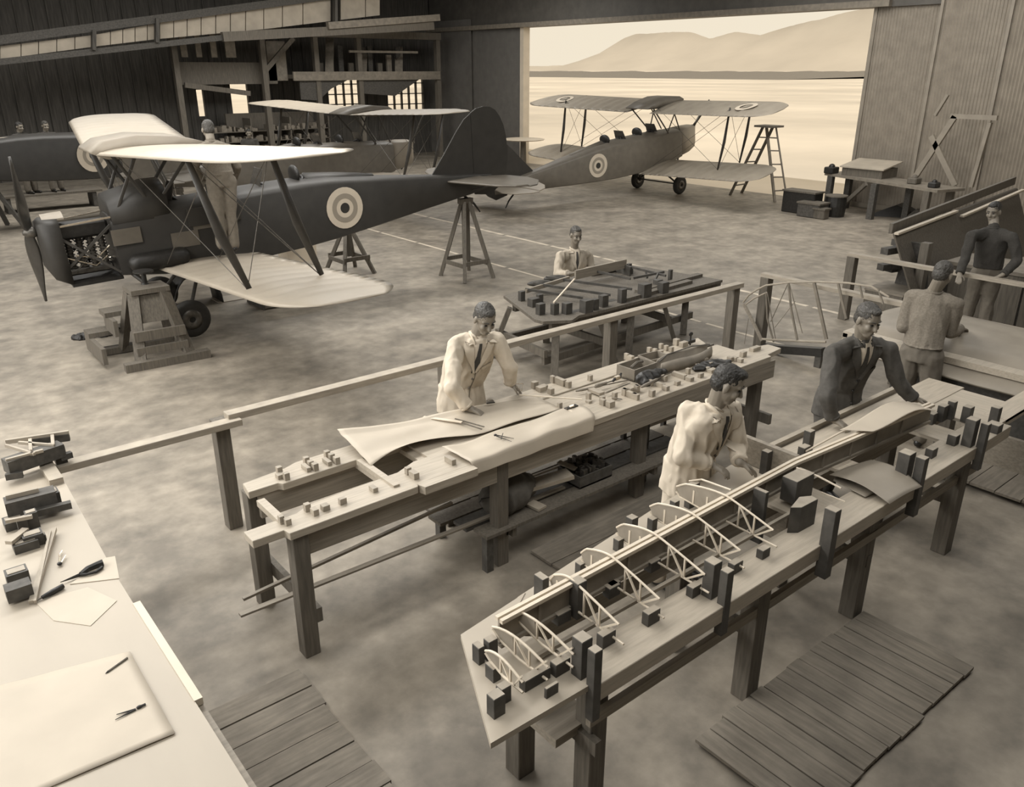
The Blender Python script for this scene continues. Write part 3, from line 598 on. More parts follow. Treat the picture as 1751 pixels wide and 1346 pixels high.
for (a, b, z, w_, h_, m) in (((40, 105), (480, 40), 1.1, .02, .03, 'rail'), ((230, 105), (485, 70), 1.07, .03, .05, 'ldark'), ((40, 235), (300, 165), 1.1, .02, .02, 'rail'), ((40, 280), (430, 150), 1.05, .10, .09, 'ldark'), ((420, 215), (500, 190), 1.0, .04, .04, 'ldark'),
                             ((40, 495), (270, 440), 1.1, .02, .03, 'rail'), ((40, 570), (390, 480), 1.04, .10, .10, 'ldark'), ((250, 600), (497, 540), 1.0, .04, .04, 'ldark'), ((40, 660), (225, 625), 1.08, .02, .02, 'rail'), ((40, 130), (240, 190), 1.1, .015, .02, 'rail'), ((130, 110), (380, 130), 1.1, .015, .02, 'rail'), ((210, 90), (215, 170), 1.1, .02, .02, 'rail'), ((365, 60), (370, 125), 1.1, .02, .02, 'rail'),
                             ((60, 810), (180, 715), 1.02, .04, .02, 'rail'), ((40, 350), (160, 330), 1.0, .03, .04, 'ldark'), ((40, 1170), (220, 1110), 1.0, .08, .07, 'ldark')):
    jp('slat', MB().beam(LP(a[0], a[1], z), LP(b[0], b[1], z), w_, h_), m)
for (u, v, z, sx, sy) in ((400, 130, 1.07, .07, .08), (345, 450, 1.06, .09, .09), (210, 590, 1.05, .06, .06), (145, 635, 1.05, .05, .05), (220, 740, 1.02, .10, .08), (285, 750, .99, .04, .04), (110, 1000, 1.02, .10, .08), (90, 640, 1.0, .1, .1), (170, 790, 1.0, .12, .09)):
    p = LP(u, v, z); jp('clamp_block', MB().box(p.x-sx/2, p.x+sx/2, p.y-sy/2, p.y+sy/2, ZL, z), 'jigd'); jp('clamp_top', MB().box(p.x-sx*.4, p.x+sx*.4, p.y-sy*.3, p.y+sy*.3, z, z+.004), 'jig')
jp('clamp_leg', MB().box(LP(350, 280, ZL).x-.06, LP(350, 280, ZL).x+.02, LP(350, 280, ZL).y-.3, LP(350, 280, ZL).y, ZL, ZL+.04), 'rail')

# ---- duckboards on the floor
def duckboard(label, x0, x1, y0, y1, n, alongx, z1=.045, m='duck', rz=0):
    t = thing('duckboard', label, 'duckboard', ((x0+x1)/2, (y0+y1)/2, 0), rot=(0, 0, rz)); hx, hy = (x1-x0)/2, (y1-y0)/2
    for i in range(n):
        g_ = .0035; dz = R.uniform(-.003, .003)
        if alongx: a = -hy+2*hy*i/n; ob('plank', MB().box(-hx+R.uniform(0, .02), hx-R.uniform(0, .02), a+g_, a+2*hy/n-g_, z1-.022, z1+dz), m, t)
        else: a = -hx+2*hx*i/n; ob('plank', MB().box(a+g_, a+2*hx/n-g_, -hy+R.uniform(0, .02), hy-R.uniform(0, .02), z1-.022, z1+dz), m, t)
    for q in (-.8, 0, .8):
        if alongx: ob('bearer', MB().box(hx*q-.04, hx*q+.04, -hy+.02, hy-.02, 0, z1-.022), 'ldark', t)
        else: ob('bearer', MB().box(-hx+.02, hx-.02, hy*q-.04, hy*q+.04, 0, z1-.022), 'ldark', t)
    return t
duckboard('slatted duckboard at the bottom right beside the wing jig bench', 2.9, 4.66, 1.28, 2.0, 14, False)
duckboard('worn duckboard at the bottom between the plywood table and first bench leg', .74, 1.5, 1.9, 3.86, 11, True, .035, 'duckx')
duckboard('dark duckboard on the shaded floor between the two long benches', 3.42, 5.6, 3.5, 3.97, 2, True, .03, 'duckx')
duckboard('duckboard at the right picture edge past the wing jig bench', 7.05, 9.5, 1.5, 2.75, 6, True, .06, 'duckx')
tag(ob('offcut_board', MB().box(P(1705, 765, .08).x-.05, P(1705, 765, .08).x+.06, P(1705, 765, .08).y-.18, P(1705, 765, .08).y+.14, .062, .085), 'rail'), 'short pale offcut lying on the duckboard at the right picture edge', 'board')
# ================================================================ PAPERS AND TOOLS ON THE BENCHES
def quad(c00, c10, c11, c01, a, b): return c00*(1-a)*(1-b)+c10*a*(1-b)+c11*a*b+c01*(1-a)*b
def fn(a, b):
    p = quad(P(634, 797, .935), V((4.0, 4.28, .935)), V((4.02, 4.58, .935)), P(577, 740, 1.0), a, b)
    p.z = max(.927, p.z+.020*math.sin(a*9+b*2)*(1-a)+.012*noise.noise(V((a*5, b*4, 3))))
    if a < .55 and b < .25: p.z += .03*math.sin(PI*a/.55)*(1-b/.25); p.y += .07*math.sin(PI*min(1, a/.5))*(1-b/.25)
    if b > .9: p.z += .01
    return p
tag(ob('drawing_sheet', MB().sheet(fn, 36, 18, .0015), 'paper', smooth=True), 'creased drawing sheet with a hanging pointed left corner under the leaning man', 'paper')
def fn(a, b):
    x = 2.90+a*(4.02-2.90)+.06*(1-b)*0; y0 = 3.86; y1 = 4.26
    x += -.04*b*(1-a)+.16*b*a; y = y0+(y1-y0)*b; z = .937+.020*noise.noise(V((a*4, b*3, 8)))
    z += .03*math.sin(PI*b)*(.4+a*.6)
    if y < 3.965: z -= (3.965-y)*.75; y += (3.965-y)*.75
    if a < .12 and b > .5: z += .05*(1-a/.12)*(b-.5)
    return (x, y, max(z, .926 if y > 3.97 else .80))
tag(ob('drawing_sheet', MB().sheet(fn, 32, 20, .0015), 'paper', smooth=True), 'rolled over drawing sheet draped across the front plank with dividers on it', 'paper')
def quadsheet(label, c, z, waves, m='paper'):
    A = [P(u, v, zz) for (u, v), zz in zip(c, z)]
    def fn(a, b):
        p = quad(A[0], A[1], A[2], A[3], a, b); p.z += waves(a, b); return p
    return tag(ob('paper_sheet', MB().sheet(fn, 24, 14, .002), m, smooth=True), label, 'paper')
quadsheet('curved bright paper strip arching over the spar beside the suited man', [(1493, 738), (1601, 702), (1552, 686), (1436, 735)], [1.13, 1.10, 1.12, 1.12], lambda a, b: .05*math.sin(PI*min(1, a*1.05)**1.3)*1.0-.02*math.sin(PI*a*2)*.5)
quadsheet('square of curled tracing cloth lying on the front of the wing jig bench', [(1521, 862), (1577, 832), (1490, 786), (1418, 812)], [.94, .95, .95, .95], lambda a, b: .045*math.sin(PI*b)*.8+.01*math.sin(PI*a), 'paperd')
quadsheet('small flat plywood offcut on the cross boards left of the tracing cloth', [(1480, 850), (1505, 838), (1430, 805), (1425, 822)], [.93, .93, .93, .93], lambda a, b: 0, 'web')
def batten(label, a, b, w_=.03, h_=.012, m='rib', nm='batten', cat='batten'):
    return tag(ob(nm, MB().beam(a, b, w_, h_), m), label, cat)
batten('thin white straightedge held under the right hand of the leaning man', P(888, 675, 1.0), P(995, 683, .95), .02, .006, 'white', 'straightedge', 'ruler')
batten('short pale batten projecting over the front edge of the jig bench by the rolled sheet', P(972, 702, .94), P(1012, 718, .94), .022, .012)
def pencils(label, pts, z, r=.004, m='web', nm='pencil', cat='pencil'):
    for (u0, v0, u1, v1) in pts:
        a = P(u0, v0, z); b = P(u1, v1, z); t = thing(nm, label, cat, tuple(a), 'strips on the drawing'); ob('shaft', MB().tube([V((0, 0, 0)), b-a], r, 6), m, t)
batten('flat pale lath with a pointed end on the drawing sheet before the leaning man', P(724, 713, .965), P(790, 722, .965), .03, .006, 'rib')
batten('dark thin lath nearest the hand of the leaning man', P(778, 716, .965), P(828, 730, .955), .01, .006, 'leg')
batten('dark thin lath just below the other lath on the drawing sheet', P(776, 719, .965), P(824, 734, .955), .01, .006, 'leg')
tt = thing('dividers', 'open steel dividers lying on the rolled drawing sheet of the jig bench', 'dividers', tuple(P(845, 745, .965))); b0 = V(tt.location)
ob('joint', MB().ell(P(847, 744, .975)-b0, .013, .010, .008), 'iron', tt, True)
ob('leg', MB().tube([P(847, 744, .975)-b0, P(879, 750, .965)-b0], [.005, .0015], 6), 'iron', tt); ob('leg', MB().tube([P(849, 746, .975)-b0, P(875, 755, .965)-b0], [.005, .0015], 6), 'iron', tt)
ob('screw', MB().tube([P(857, 751, .98)-b0, P(860, 741, .98)-b0], .003, 6), 'iron', tt)
tt = thing('triangle', 'small metal set square standing beside the gloved right hand', 'triangle', tuple(P(890, 665, .95))); b0 = V(tt.location)
for (a, b) in (((878, 657), (895, 656)), ((895, 656), (892, 668)), ((892, 668), (878, 657))): ob('side', MB().beam(P(a[0], a[1], 1.0)-b0, P(b[0], b[1], 1.0)-b0, .006, .004), 'bright', tt)
tt = thing('block_plane', 'small dark iron block plane on the front plank beside the rolled sheet', 'plane', tuple(P(976, 699, Z2))); b0 = V(tt.location)
ob('body', MB().beam(P(967, 701, .94)-b0, P(986, 694, .94)-b0, .035, .02), 'iron', tt); ob('wedge', MB().beam(P(974, 696, .955)-b0, P(981, 693, .965)-b0, .02, .008), 'bright', tt); ob('knob', MB().ell(P(969, 699, .957)-b0, .009, .009, .008), 'leg', tt, True)
tt = thing('inkwell', 'low round tin near the left hand of the leaning man', 'tin', tuple(P(838, 694, Z2))); ob('body', MB().lathe([(.03, 0), (.032, .04), (.028, .045)]), 'leg', tt); ob('lid', MB().lathe([(.02, .045), (.02, .055)]), 'box', tt)
batten('dark pen laid over the round tin', P(832, 690, .99), P(846, 688, .99), .008, .008, 'iron', 'pen', 'pen')
# toolboxes on the far end of the bench
def openbox(nm, label, cat, u, v, lx, ly, h, m='box', rz=0.0, z0=Z2, th=.012):
    p = P(u, v, z0); t = thing(nm, label, cat, (p.x, p.y, z0), rot=(0, 0, rz))
    ob('base', MB().box(-lx/2, lx/2, -ly/2, ly/2, 0, .012), m, t)
    for (x0, x1, y0, y1) in ((-lx/2, lx/2, -ly/2, -ly/2+th), (-lx/2, lx/2, ly/2-th, ly/2), (-lx/2, -lx/2+th, -ly/2+th, ly/2-th), (lx/2-th, lx/2, -ly/2+th, ly/2-th)):
        ob('side', MB().box(x0, x1, y0, y1, .0, h), m, t, bevel=.001)
    return t
t = openbox('wooden_box', 'open wooden box of clamps in the middle of the jig bench', 'box', 1088, 640, .30, .20, .10, rz=.05)
ob('handle_bar', MB().tube([(-.1, -.02, .09), (0, 0, .11), (.1, .02, .09)], .014, 6), 'leg', t)
t = openbox('wooden_box', 'smaller open wooden box behind the box of clamps', 'box', 1118, 622, .24, .18, .08, rz=-.1)
t = thing('tool_bag', 'long open canvas tool bag on the jig bench behind the right worker', 'bag', tuple(P(1170, 622, Z2)), rot=(0, 0, .02))
mb = MB(); L_ = .36
rr = []
for i in range(13):
    t_ = i/12; x = -L_+2*L_*t_; hw = .085*math.sin(PI*min(max(t_, .03), .97))**.4; hh = .095+.01*math.sin(t_*7)
    rr.append([V((x, -hw*1.15, 0)), V((x, -hw*1.2, .05)), V((x, -hw*.8, hh)), V((x, -hw*.65, hh-.005)), V((x, -hw*.6, .04)), V((x, hw*.6, .04)), V((x, hw*.7, hh)), V((x, hw*.85, hh+.012)), V((x, hw*1.2, .05)), V((x, hw*1.15, 0))])
ob('bag_body', mb.rings(rr), 'box', t, True); ob('rim', MB().tube([(-L_, 0, .1), (-L_*.5, .06, .112), (L_*.5, .06, .112), (L_, 0, .105)], .006, 6), 'canvas', t)
def darkheap(nm, label, cat, u, v, z, n, sx, sy, m='iron', sz=.03, base=None):
    p = P(u, v, z); t = thing(nm, label, cat, tuple(p))
    for i in range(n):
        a = V((R.uniform(-sx, sx), R.uniform(-sy, sy), sz*.6)); th = R.uniform(0, PI); d = V((math.cos(th), math.sin(th), 0))*R.uniform(.03, .09)
        ob('piece', MB().tube([a-d, a+d], R.uniform(.006, .014), 6), m if i % 3 else 'leg', t)
    return t
t = thing('bag', 'crumpled black leather bag in front of the box of clamps', 'bag', tuple(P(1110, 652, Z2)))
me = MB(); me.ell((0, 0, .045), .16, .07, .05).ell((.12, .02, .03), .12, .05, .035).ell((-.08, -.04, .03), .07, .05, .035)
ob('bag_body', smooth_mesh(me, 'bag_body', .01, 3, .012, 16), 'iron', t)
t = thing('bag', 'flat black satchel under the canvas tool bag', 'bag', tuple(P(1210, 628, Z2)))
me = MB(); me.ell((0, 0, .022), .20, .07, .025).ell((.16, -.05, .02), .10, .05, .02)
ob('bag_body', smooth_mesh(me, 'bag_body', .01, 3, .008, 16), 'iron', t)
def hand_tool(nm, label, u0, v0, u1, v1, z=.95, r=.012, m='leg', head=None, cat='tool'):
    a = P(u0, v0, z); b = P(u1, v1, z); t = thing(nm, label, cat, tuple(a)); d = b-a
    ob('handle', MB().tube([V((0, 0, 0)), d*.1, d*.45, d*.5], [r*.7, r, r*.8, r*.4], 8), 'box', t, True); ob('blade', MB().tube([d*.5, d*.9, d], [r*.4, r*.45, r*.3], 6, flat=.5), m, t)
    if head: ob('head', MB().box(-.03, .03, -.012, .012, -.012, .012), 'iron', t, loc=d)
    return t
hand_tool('chisel', 'chisel with a pale handle leaning on blocks right of the black leather bag', 1097, 662, 1152, 634, 1.0, .014, 'leg')
hand_tool('chisel', 'longest chisel in the tool heap left of the black leather bag', 985, 669, 1075, 650, .94, .012)
hand_tool('file', 'flat file in the tool heap beside the longest chisel', 1018, 660, 1060, 648, .95, .014, 'metal')
hand_tool('screwdriver', 'screwdriver with a thin shaft crossing the middle of the tool heap', 1035, 672, 1078, 655, .95, .009, 'iron')
hand_tool('screwdriver', 'short screwdriver nearest the paired blocks on the front plank', 1047, 680, 1064, 683, .94, .007, 'iron')
t = thing('spokeshave', 'dark spokeshave on top of the tool heap', 'tool', tuple(P(1055, 649, .95))); ob('body', MB().tube([(-.09, -.04, .02), (-.03, 0, .01), (.03, 0, .01), (.09, .04, .02)], [.01, .014, .014, .01], 8), 'iron', t, True); ob('cutter', MB().box(-.025, .025, -.015, .015, .0, .03), 'bright', t)
t = thing('clamp', 'standing iron clamp at the far end of the back plank', 'clamp', tuple(P(1180, 590, Z2))); ob('screw', MB().tube([(0, 0, 0), (0, 0, .13)], .008, 8), 'iron', t); ob('jaw', MB().box(-.05, .06, -.015, .015, .02, .05), 'iron', t); ob('wing_nut', MB().ell((.0, 0, .11), .03, .01, .02), 'iron', t)
# ---- low shelf under the jig bench
b = thing('low_shelf', 'dark low shelf of loose boards under the middle of the long jig bench', 'shelf', (3.8, 4.2, 0))
for i, (x0, x1, y0, y1, m) in enumerate(((2.9, 5.3, 4.48, 4.66, 'leg'), (2.85, 5.3, 4.30, 4.46, 'leg'), (2.95, 5.3, 4.12, 4.28, 'ldark'), (3.0, 5.3, 3.94, 4.10, 'leg'))): bpart(b, 'plank', MB().box(x0, x1, y0, y1, .30, .325), m)
for x in (3.25, 4.7): bpart(b, 'bearer', MB().box(x-.04, x+.04, 3.98, 4.7, .24, .30), 'leg')
for x in (3.05, 5.2):
    for y in (4.0, 4.6): bpart(b, 'leg', MB().box(x-.03, x+.03, y-.03, y+.03, 0, .30), 'ldark')
t = thing('kit_bag', 'stuffed black kit bag on the low shelf behind the second front leg', 'bag', (3.36, 4.16, .325))
me = MB(); me.ell((0, 0, .13), .24, .15, .14).ell((.1, .05, .12), .2, .14, .12)
ob('bag_body', smooth_mesh(me, 'bag_body', .014, 3, .012, 9), 'canvas', t)
ob('strap', MB().tube([(-.24, .02, .14), (-.27, -.04, .2), (-.2, -.1, .22)], .006, 6), 'iron', t)
t = openbox('scrap_box', 'dark wooden box heaped with metal fittings on the low shelf', 'box', 1000, 815, .36, .26, .10, 'ldark', z0=.33)
pc = MB()
for i in range(80): 
    x, y = R.uniform(-.15, .15), R.uniform(-.11, .11); pc.box(x, x+R.uniform(.02, .06), y, y+R.uniform(.01, .03), .06, R.uniform(.09, .14), rz=R.uniform(0, 3))
o = ob('metal_fittings', pc, 'metal', t); o['kind'] = 'stuff'
def board(label, a, b, w_, h_, m='rib', cat='board', nm='board'): return tag(ob(nm, MB().beam(a, b, w_, h_), m), label, cat)
board('broad pale board slanting across the low shelf behind the kit bag', P(880, 838, .44), P(975, 810, .48), .14, .03, 'rail')
board('long thin lath on the low shelf reaching the box of fittings', P(862, 832, .42), P(970, 792, .42), .02, .015, 'rail')
board('small pale square board on the low shelf below the broad slanting board', P(906, 860, .34), P(928, 870, .34), .09, .02, 'rail')
board('short pale board at the left end of the low shelf', P(826, 842, .35), P(838, 850, .35), .05, .02, 'rail')
board('short dark board propped across the box of fittings', P(955, 790, .47), P(985, 802, .45), .05, .015, 'apron')
board('upper long lath resting on the leg stretchers and projecting left under the bench', V((1.38, 4.33, .33)), V((2.95, 4.29, .47)), .025, .018, 'apron', 'lath', 'lath')
board('lower long lath resting on the leg stretchers and projecting farthest left', V((1.30, 4.18, .335)), V((3.9, 4.12, .345)), .04, .015, 'apron', 'lath', 'lath')
for i, (zz, lab) in enumerate(((.80, 'top'), (.72, 'second'), (.63, 'third'), (.42, 'lowest'))):
    board('%s of the pale boards racked under the right end of the jig bench' % lab, V((4.95, 4.35, zz-.12)), V((6.2, 4.35, zz-.12)), .22, .025, 'rail')
rk = thing('board_rack', 'dark upright frame holding boards under the right end of the jig bench', 'rack', (5.0, 4.3, 0))
for x in (4.96, 5.5, 6.15):
    for y in (4.22, 4.48): bpart(rk, 'upright', MB().box(x-.02, x+.02, y-.02, y+.02, 0, .86), 'ldark')
    for z in (.28, .49, .58, .66): bpart(rk, 'rung', MB().box(x-.02, x+.02, 4.22, 4.48, z-.02, z-.002), 'ldark')

# ================================================================ AIRCRAFT
def wing_mesh(side, chord=1.34, span=4.0, sweep=.45, dih=.22, nose_r=.06, thick=.115, z=0, rake=.7, inner=.0):
    mb = MB(); bays = 12; sub = 4; rr = []; nst = bays*sub
    for i in range(nst+1):
        t = i/nst; y = inner+t*span; lex = -sweep*t; c = chord
        tt = max(0, (y-(inner+span-.75))/.75)
        le_cut = chord*.42*(1-math.sqrt(max(0, 1-tt**2.2))) if tt > 0 else 0
        te_cut = .30*tt**3
        xs0 = lex-le_cut; c = chord-le_cut-te_cut; ph = (i % sub)/sub; sag = .030*math.sin(PI*ph)*(1-tt)
        zz = dih*t; th = thick*(1-.75*tt**2)*min(1, c/chord+.2)
        up = []; lo = []
        for k in range(13):
            q = k/12; q = q**1.3; ycam = th*.62*(math.sin(PI*q**.62))**.9 if 0 < q < 1 else 0
            s_ = sag if .04 < q < .97 else 0
            up.append(V((xs0-c*q, side*y, z+zz+ycam-s_))); lo.append(V((xs0-c*q, side*y, z+zz-.18*th*math.sin(PI*min(1, q*1.0))-.004+s_*.4)))
        rr.append(up+lo[::-1][1:-1])
    return mb.rings(rr)
WINGS = {}
def wing(kind, side, m):
    k = (kind, side, m)
    if k not in WINGS:
        if kind == 'up': mb = wing_mesh(side, 1.34, 3.95, .45, .18, inner=.42)
        else: mb = wing_mesh(side, 1.34, 3.95, .30, .26, inner=.36)
        me = mb.mesh('wing', True); me.materials.append(M[m]); WINGS[k] = me
    return WINGS[k]
def disc(r0, r1, n=28, th=.003):
    mb = MB(); vs = []; 
    for i in range(n):
        a = 2*PI*i/n; vs += [(r0*math.cos(a), 0, r0*math.sin(a)), (r1*math.cos(a), 0, r1*math.sin(a))]
    fs = [(2*i, 2*i+1, (2*i+3) % (2*n), (2*i+2) % (2*n)) for i in range(n)]
    return mb.add(vs, fs)
FUS = [  # X, half width, z bottom, z top, deck roundness
 (.62, .36, .86, 1.62), (.1, .38, .78, 1.66), (-.5, .385, .75, 1.70), (-1.1, .38, .76, 1.72), (-1.9, .36, .80, 1.74), (-2.4, .33, .84, 1.72), (-3.2, .27, .92, 1.64), (-4.2, .18, 1.03, 1.54), (-5.2, .09, 1.13, 1.45), (-5.7, .035, 1.2, 1.40)]
def fus_ring(X, hw, zb, zt, deck=.12):
    zs = zt-deck*(hw/.38)
    pts = [(-hw, zb+.02), (-hw, zs)]
    for k in range(1, 8): a = PI-PI*k/8; pts.append((hw*math.cos(a), zs+(zt-zs)*math.sin(a)))
    pts += [(hw, zs), (hw, zb+.02), (hw*.9, zb), (-hw*.9, zb)]
    return [V((X, y, z)) for y, z in pts]
def biplane(label, loc, th, pitch, sc, mf, mw, mrud, engine=False, roundel=True, cowl=True, tk=1.0, inc=0.0, mw2=None, tailm=None, mcowl=None):
    t = thing('biplane', label, 'airplane', loc, rot=(0, -pitch, th), scale=sc)
    tailm = tailm or mf; mcowl = mcowl or mf
    def tx(x): return x if x > -2.4 else -2.4+(x+2.4)*tk
    o = ob('fuselage', MB().rings([fus_ring(tx(f_[0]), *f_[1:]) for f_ in FUS]), mf, t, True)
    md = o.modifiers.new('e', 'EDGE_SPLIT'); md.split_angle = math.radians(40)
    for X, zt in ((-.55, 1.70), (-1.75, 1.735)):
        n = 20; ring = [V((X+.33*math.cos(2*PI*i/n), .23*math.sin(2*PI*i/n), zt+.02-.30*(abs(math.sin(2*PI*i/n))*.23/.38)**2*1.6)) for i in range(n)]
        c = ob('cockpit_rim', MB().tube(ring+[ring[0]], .022, 6), 'iron', t, True)
        ob('cockpit_shade', MB().rings([[p+V((0, 0, -.01)) for p in ring], [p*1.0+V((0, 0, .004)) for p in ring]]), 'iron', t)  # black cap on the deck, stands in for the shade inside the cockpit
        ob('seat_back', MB().ell((X-.22, 0, zt+.06), .05, .19, .13), 'iron', t, True)
        ob('windscreen', MB().prism_dir([(X+.36, -.2, zt-.02), (X+.28, -.17, zt+.2), (X+.28, .17, zt+.2), (X+.36, .2, zt-.02)], (.008, 0, 0)), 'metal', t)
    ob('headrest', MB().rings([[V((x, y*wd, 1.70+dz+h*max(0, 1-abs(y)*.9))) for y in (-1, -.5, 0, .5, 1)]+[V((x, wd, 1.6)), V((x, -wd, 1.6))] for x, wd, h, dz in ((-2.1, .16, .10, 0), (-2.6, .11, .07, -.02), (-3.2, .05, .02, -.06))]), mf, t, True)
    # nose
    if cowl:
        ob('cowling', MB().rings([fus_ring(1.40, .16, 1.12, 1.56, .08), fus_ring(1.30, .22, 1.0, 1.60, .09), fus_ring(1.0, .29, .92, 1.62, .1), fus_ring(.625, .33, .88, 1.62, .1)]), mcowl, t, True)
    if engine:
        ob('nose_cowl', MB().rings([fus_ring(1.42, .17, 1.05, 1.62, .08), fus_ring(1.36, .25, .92, 1.66, .09), fus_ring(1.18, .28, .82, 1.66, .1)]), mf, t, True)
        ob('lower_tray', MB().box(.6, 1.2, -.27, .27, .80, .84), 'iron', t)
        ob('crankcase', MB().box(.62, 1.2, -.13, .13, 1.36, 1.56), 'iron', t, bevel=.03)
        ob('rocker_cover', MB().box(.65, 1.18, -.09, .09, .90, .98), 'metal', t, bevel=.02)
        for i in range(4):
            cy = MB(); x = .72+.13*i
            for k in range(9): cy.lathe([(.055, 0), (.055, .012)], (x, 0, .99+k*.04)); cy.lathe([(.038, .012), (.038, .04)], (x, 0, .99+k*.04))
            ob('cylinder', cy, 'metal', t)
        ob('exhaust_pipe', MB().tube([(1.1, -.16, 1.05), (.8, -.2, 1.0), (.55, -.3, .86)], .035, 8), 'iron', t, True)
        for (a, b_) in (((1.3, .24, 1.55), (.6, .30, 1.6)), ((1.3, -.24, 1.55), (.6, -.30, 1.6))): ob('cowl_rail', MB().beam(a, b_, .03, .02), 'bright', t)
        ob('top_panel', MB().rings([[V((x, y*hw, 1.64+.06*(1-y*y)+dz)) for y in (-1, -.5, 0, .5, 1)]+[V((x, hw, 1.62+dz)), V((x, -hw, 1.62+dz))] for x, hw, dz in ((1.34, .14, 0), (1.1, .16, .01))]), 'greyw', t)
        for (a, b_) in (((.62, .28, 1.5), (1.3, .22, .95)), ((.62, -.28, 1.5), (1.3, -.22, .95)), ((.62, .3, .9), (1.3, .22, 1.5))): ob('engine_bearer', MB().beam(a, b_, .03, .03), 'strut', t)
        for k in range(9):
            q = V((.62+.05*(k % 3), R.choice((-1, 1))*.22, 1.0+.06*k)); ob('pipe', MB().tube([q, q+V((R.uniform(.1, .3), 0, R.uniform(-.15, .15))), q+V((R.uniform(.3, .5), R.uniform(-.05, .05), R.uniform(-.1, .1)))], .009, 6), 'metal' if k % 2 else 'bright', t)
        ob('oil_tank', MB().cap((.42, .42, 1.0), .12, (-.12, .42, 1.0), .12, 12), 'iron', t, True)
        ob('cockpit_door', MB().box(-1.0, -.3, .39, .41, 1.35, 1.58), mf, t)
        ob('top_decking', MB().rings([fus_ring(.60, .37, 1.5, 1.86, .2), fus_ring(.1, .38, 1.5, 1.98, .2), fus_ring(-.1, .38, 1.5, 1.98, .2)]), mf, t, True)
        for k, q in enumerate(((-.4, .40, 1.1), (-.7, .40, 1.3), (.3, .4, 1.25))): ob('side_panel', MB().box(q[0], q[0]+.35, .388, .394, q[2], q[2]+.2), 'fusl', t)
    ob('spinner', MB().lathe([(.055, 0), (.07, .03), (.06, .10), (.02, .15)], (1.42, 0, 1.50), (1, 0, 0)), 'metal', t, True)
    pr = MB(); a0 = math.radians(14 if engine else -38); ex = V((0, math.sin(a0), math.cos(a0))); ey = V((0, math.cos(a0), -math.sin(a0)))
    rr = []
    for i in range(-10, 11):
        q = i/10; r = q*.95; wd = .02+.085*math.sin(PI*min(1, abs(q)*.92+.08)**.8) if abs(q) > .06 else .05
        tw = (.9-.6*abs(q))*(1 if q > 0 else -1); c = V((1.50, 0, 1.50))+ex*r; a = ey*math.cos(tw)+V((1, 0, 0))*math.sin(tw); n_ = a.cross(ex)
        rr.append([c+a*wd*math.cos(2*PI*k/8)+n_*(.016 if abs(q) > .1 else .035)*math.sin(2*PI*k/8) for k in range(8)])
    ob('propeller', pr.rings(rr), 'prop', t, True)
    # wings
    for sd in (1, -1):
        o = ob('upper_wing', wing('up', sd, mw), None, t); o.location = (.62, 0, 2.36)
        o2 = ob('lower_wing', wing('lo', sd, mw2 or mw), None, t); o2.location = (.18, 0, .86); o.rotation_euler.y = o2.rotation_euler.y = -inc
        if roundel and not engine:
            def rdisc(r0, r1, off):
                mb = MB(); n = 24; vs = []
                for k in range(n):
                    for r in (r0, (r0+r1)/2, r1):
                        X, Y = -1.0+r*math.cos(2*PI*k/n), 3.3+r*math.sin(2*PI*k/n); t_ = (Y-.42)/3.95; tt = max(0, (Y-3.62)/.75); q = min(.98, max(.02, -(X+.45*t_)/1.34))
                        vs.append((X, sd*Y, .18*t_+.115*(1-.75*tt*tt)*.62*math.sin(PI*q**.62)**.9+off))
                return mb.add(vs, [(3*k+a, 3*k+a+1, (3*k+a+4) % (3*n), (3*k+a+3) % (3*n)) for k in range(n) for a in (0, 1)])
            rg = ob('wing_roundel', rdisc(.16, .27, .006), 'ring', o); ob('roundel_centre', rdisc(0, .09, .006), 'ringm', o)
        # interplane and cabane struts
        for (xu, xl) in ((.22, -.16), (-.62, -1.0)):
            ob('interplane_strut', MB().tube([(xl-.02, sd*2.95, 1.07), ((xl+xu)/2, sd*2.98, 1.7), (xu, sd*3.0, 2.48)], [.03, .055, .03], 8, flat=.4, ref=(1, 0, 0)), 'strut', t, True)
        for (xa, xb) in ((.05, .45), (.55, .15), (.1, -.55)):
            ob('cabane_strut', MB().tube([(xa, sd*.34, 1.60), (xb, sd*.42, 2.36)], .022, 8, flat=.5, ref=(1, 0, 0)), 'strut', t)
        for (a, b_) in (((.1, sd*.38, .86), (-.0, sd*2.98, 2.44)), ((-.6, sd*.38, .86), (-.6, sd*2.98, 2.44)), ((.4, sd*.42, 2.36), (-.16, sd*2.95, 1.07)), ((-.4, sd*.42, 2.36), (-1.0, sd*2.95, 1.07)), ((-.16, sd*2.95, 1.07), (-.6, sd*3.0, 2.46)), ((-1.0, sd*2.95, 1.07), (.2, sd*3.0, 2.46))):
            ob('bracing_wire', MB().tube([a, b_], .005, 5), 'metal', t)
        # undercarriage
        ob('undercarriage_strut', MB().tube([(.5, sd*.3, .86), (0, sd*.72, .27)], .028, 8), 'strut', t); ob('undercarriage_strut', MB().tube([(-.35, sd*.3, .80), (0, sd*.72, .27)], .025, 8), 'strut', t)
        ob('wheel', MB().lathe([(.15, -.055), (.21, -.06), (.245, -.03), (.25, 0), (.245, .03), (.21, .06), (.15, .055)], (0, sd*.8, .25), (0, 1, 0), 28), 'rubber', t, True)
        hb = ob('wheel_disc', MB().lathe([(.155, -.05), (.10, -.065), (.04, -.075), (.04, .075), (.10, .065), (.155, .05)], (0, sd*.8, .25), (0, 1, 0), 24), 'metal', t, True)
        ob('tailplane', MB().prism([(tx(a), b_) for a, b_ in ((-4.62, 0), (-5.0, sd*1.1), (-5.2, sd*1.35), (-5.42, sd*1.42), (-5.42, 0))], 1.375, 1.405), tailm, t, bevel=.01)
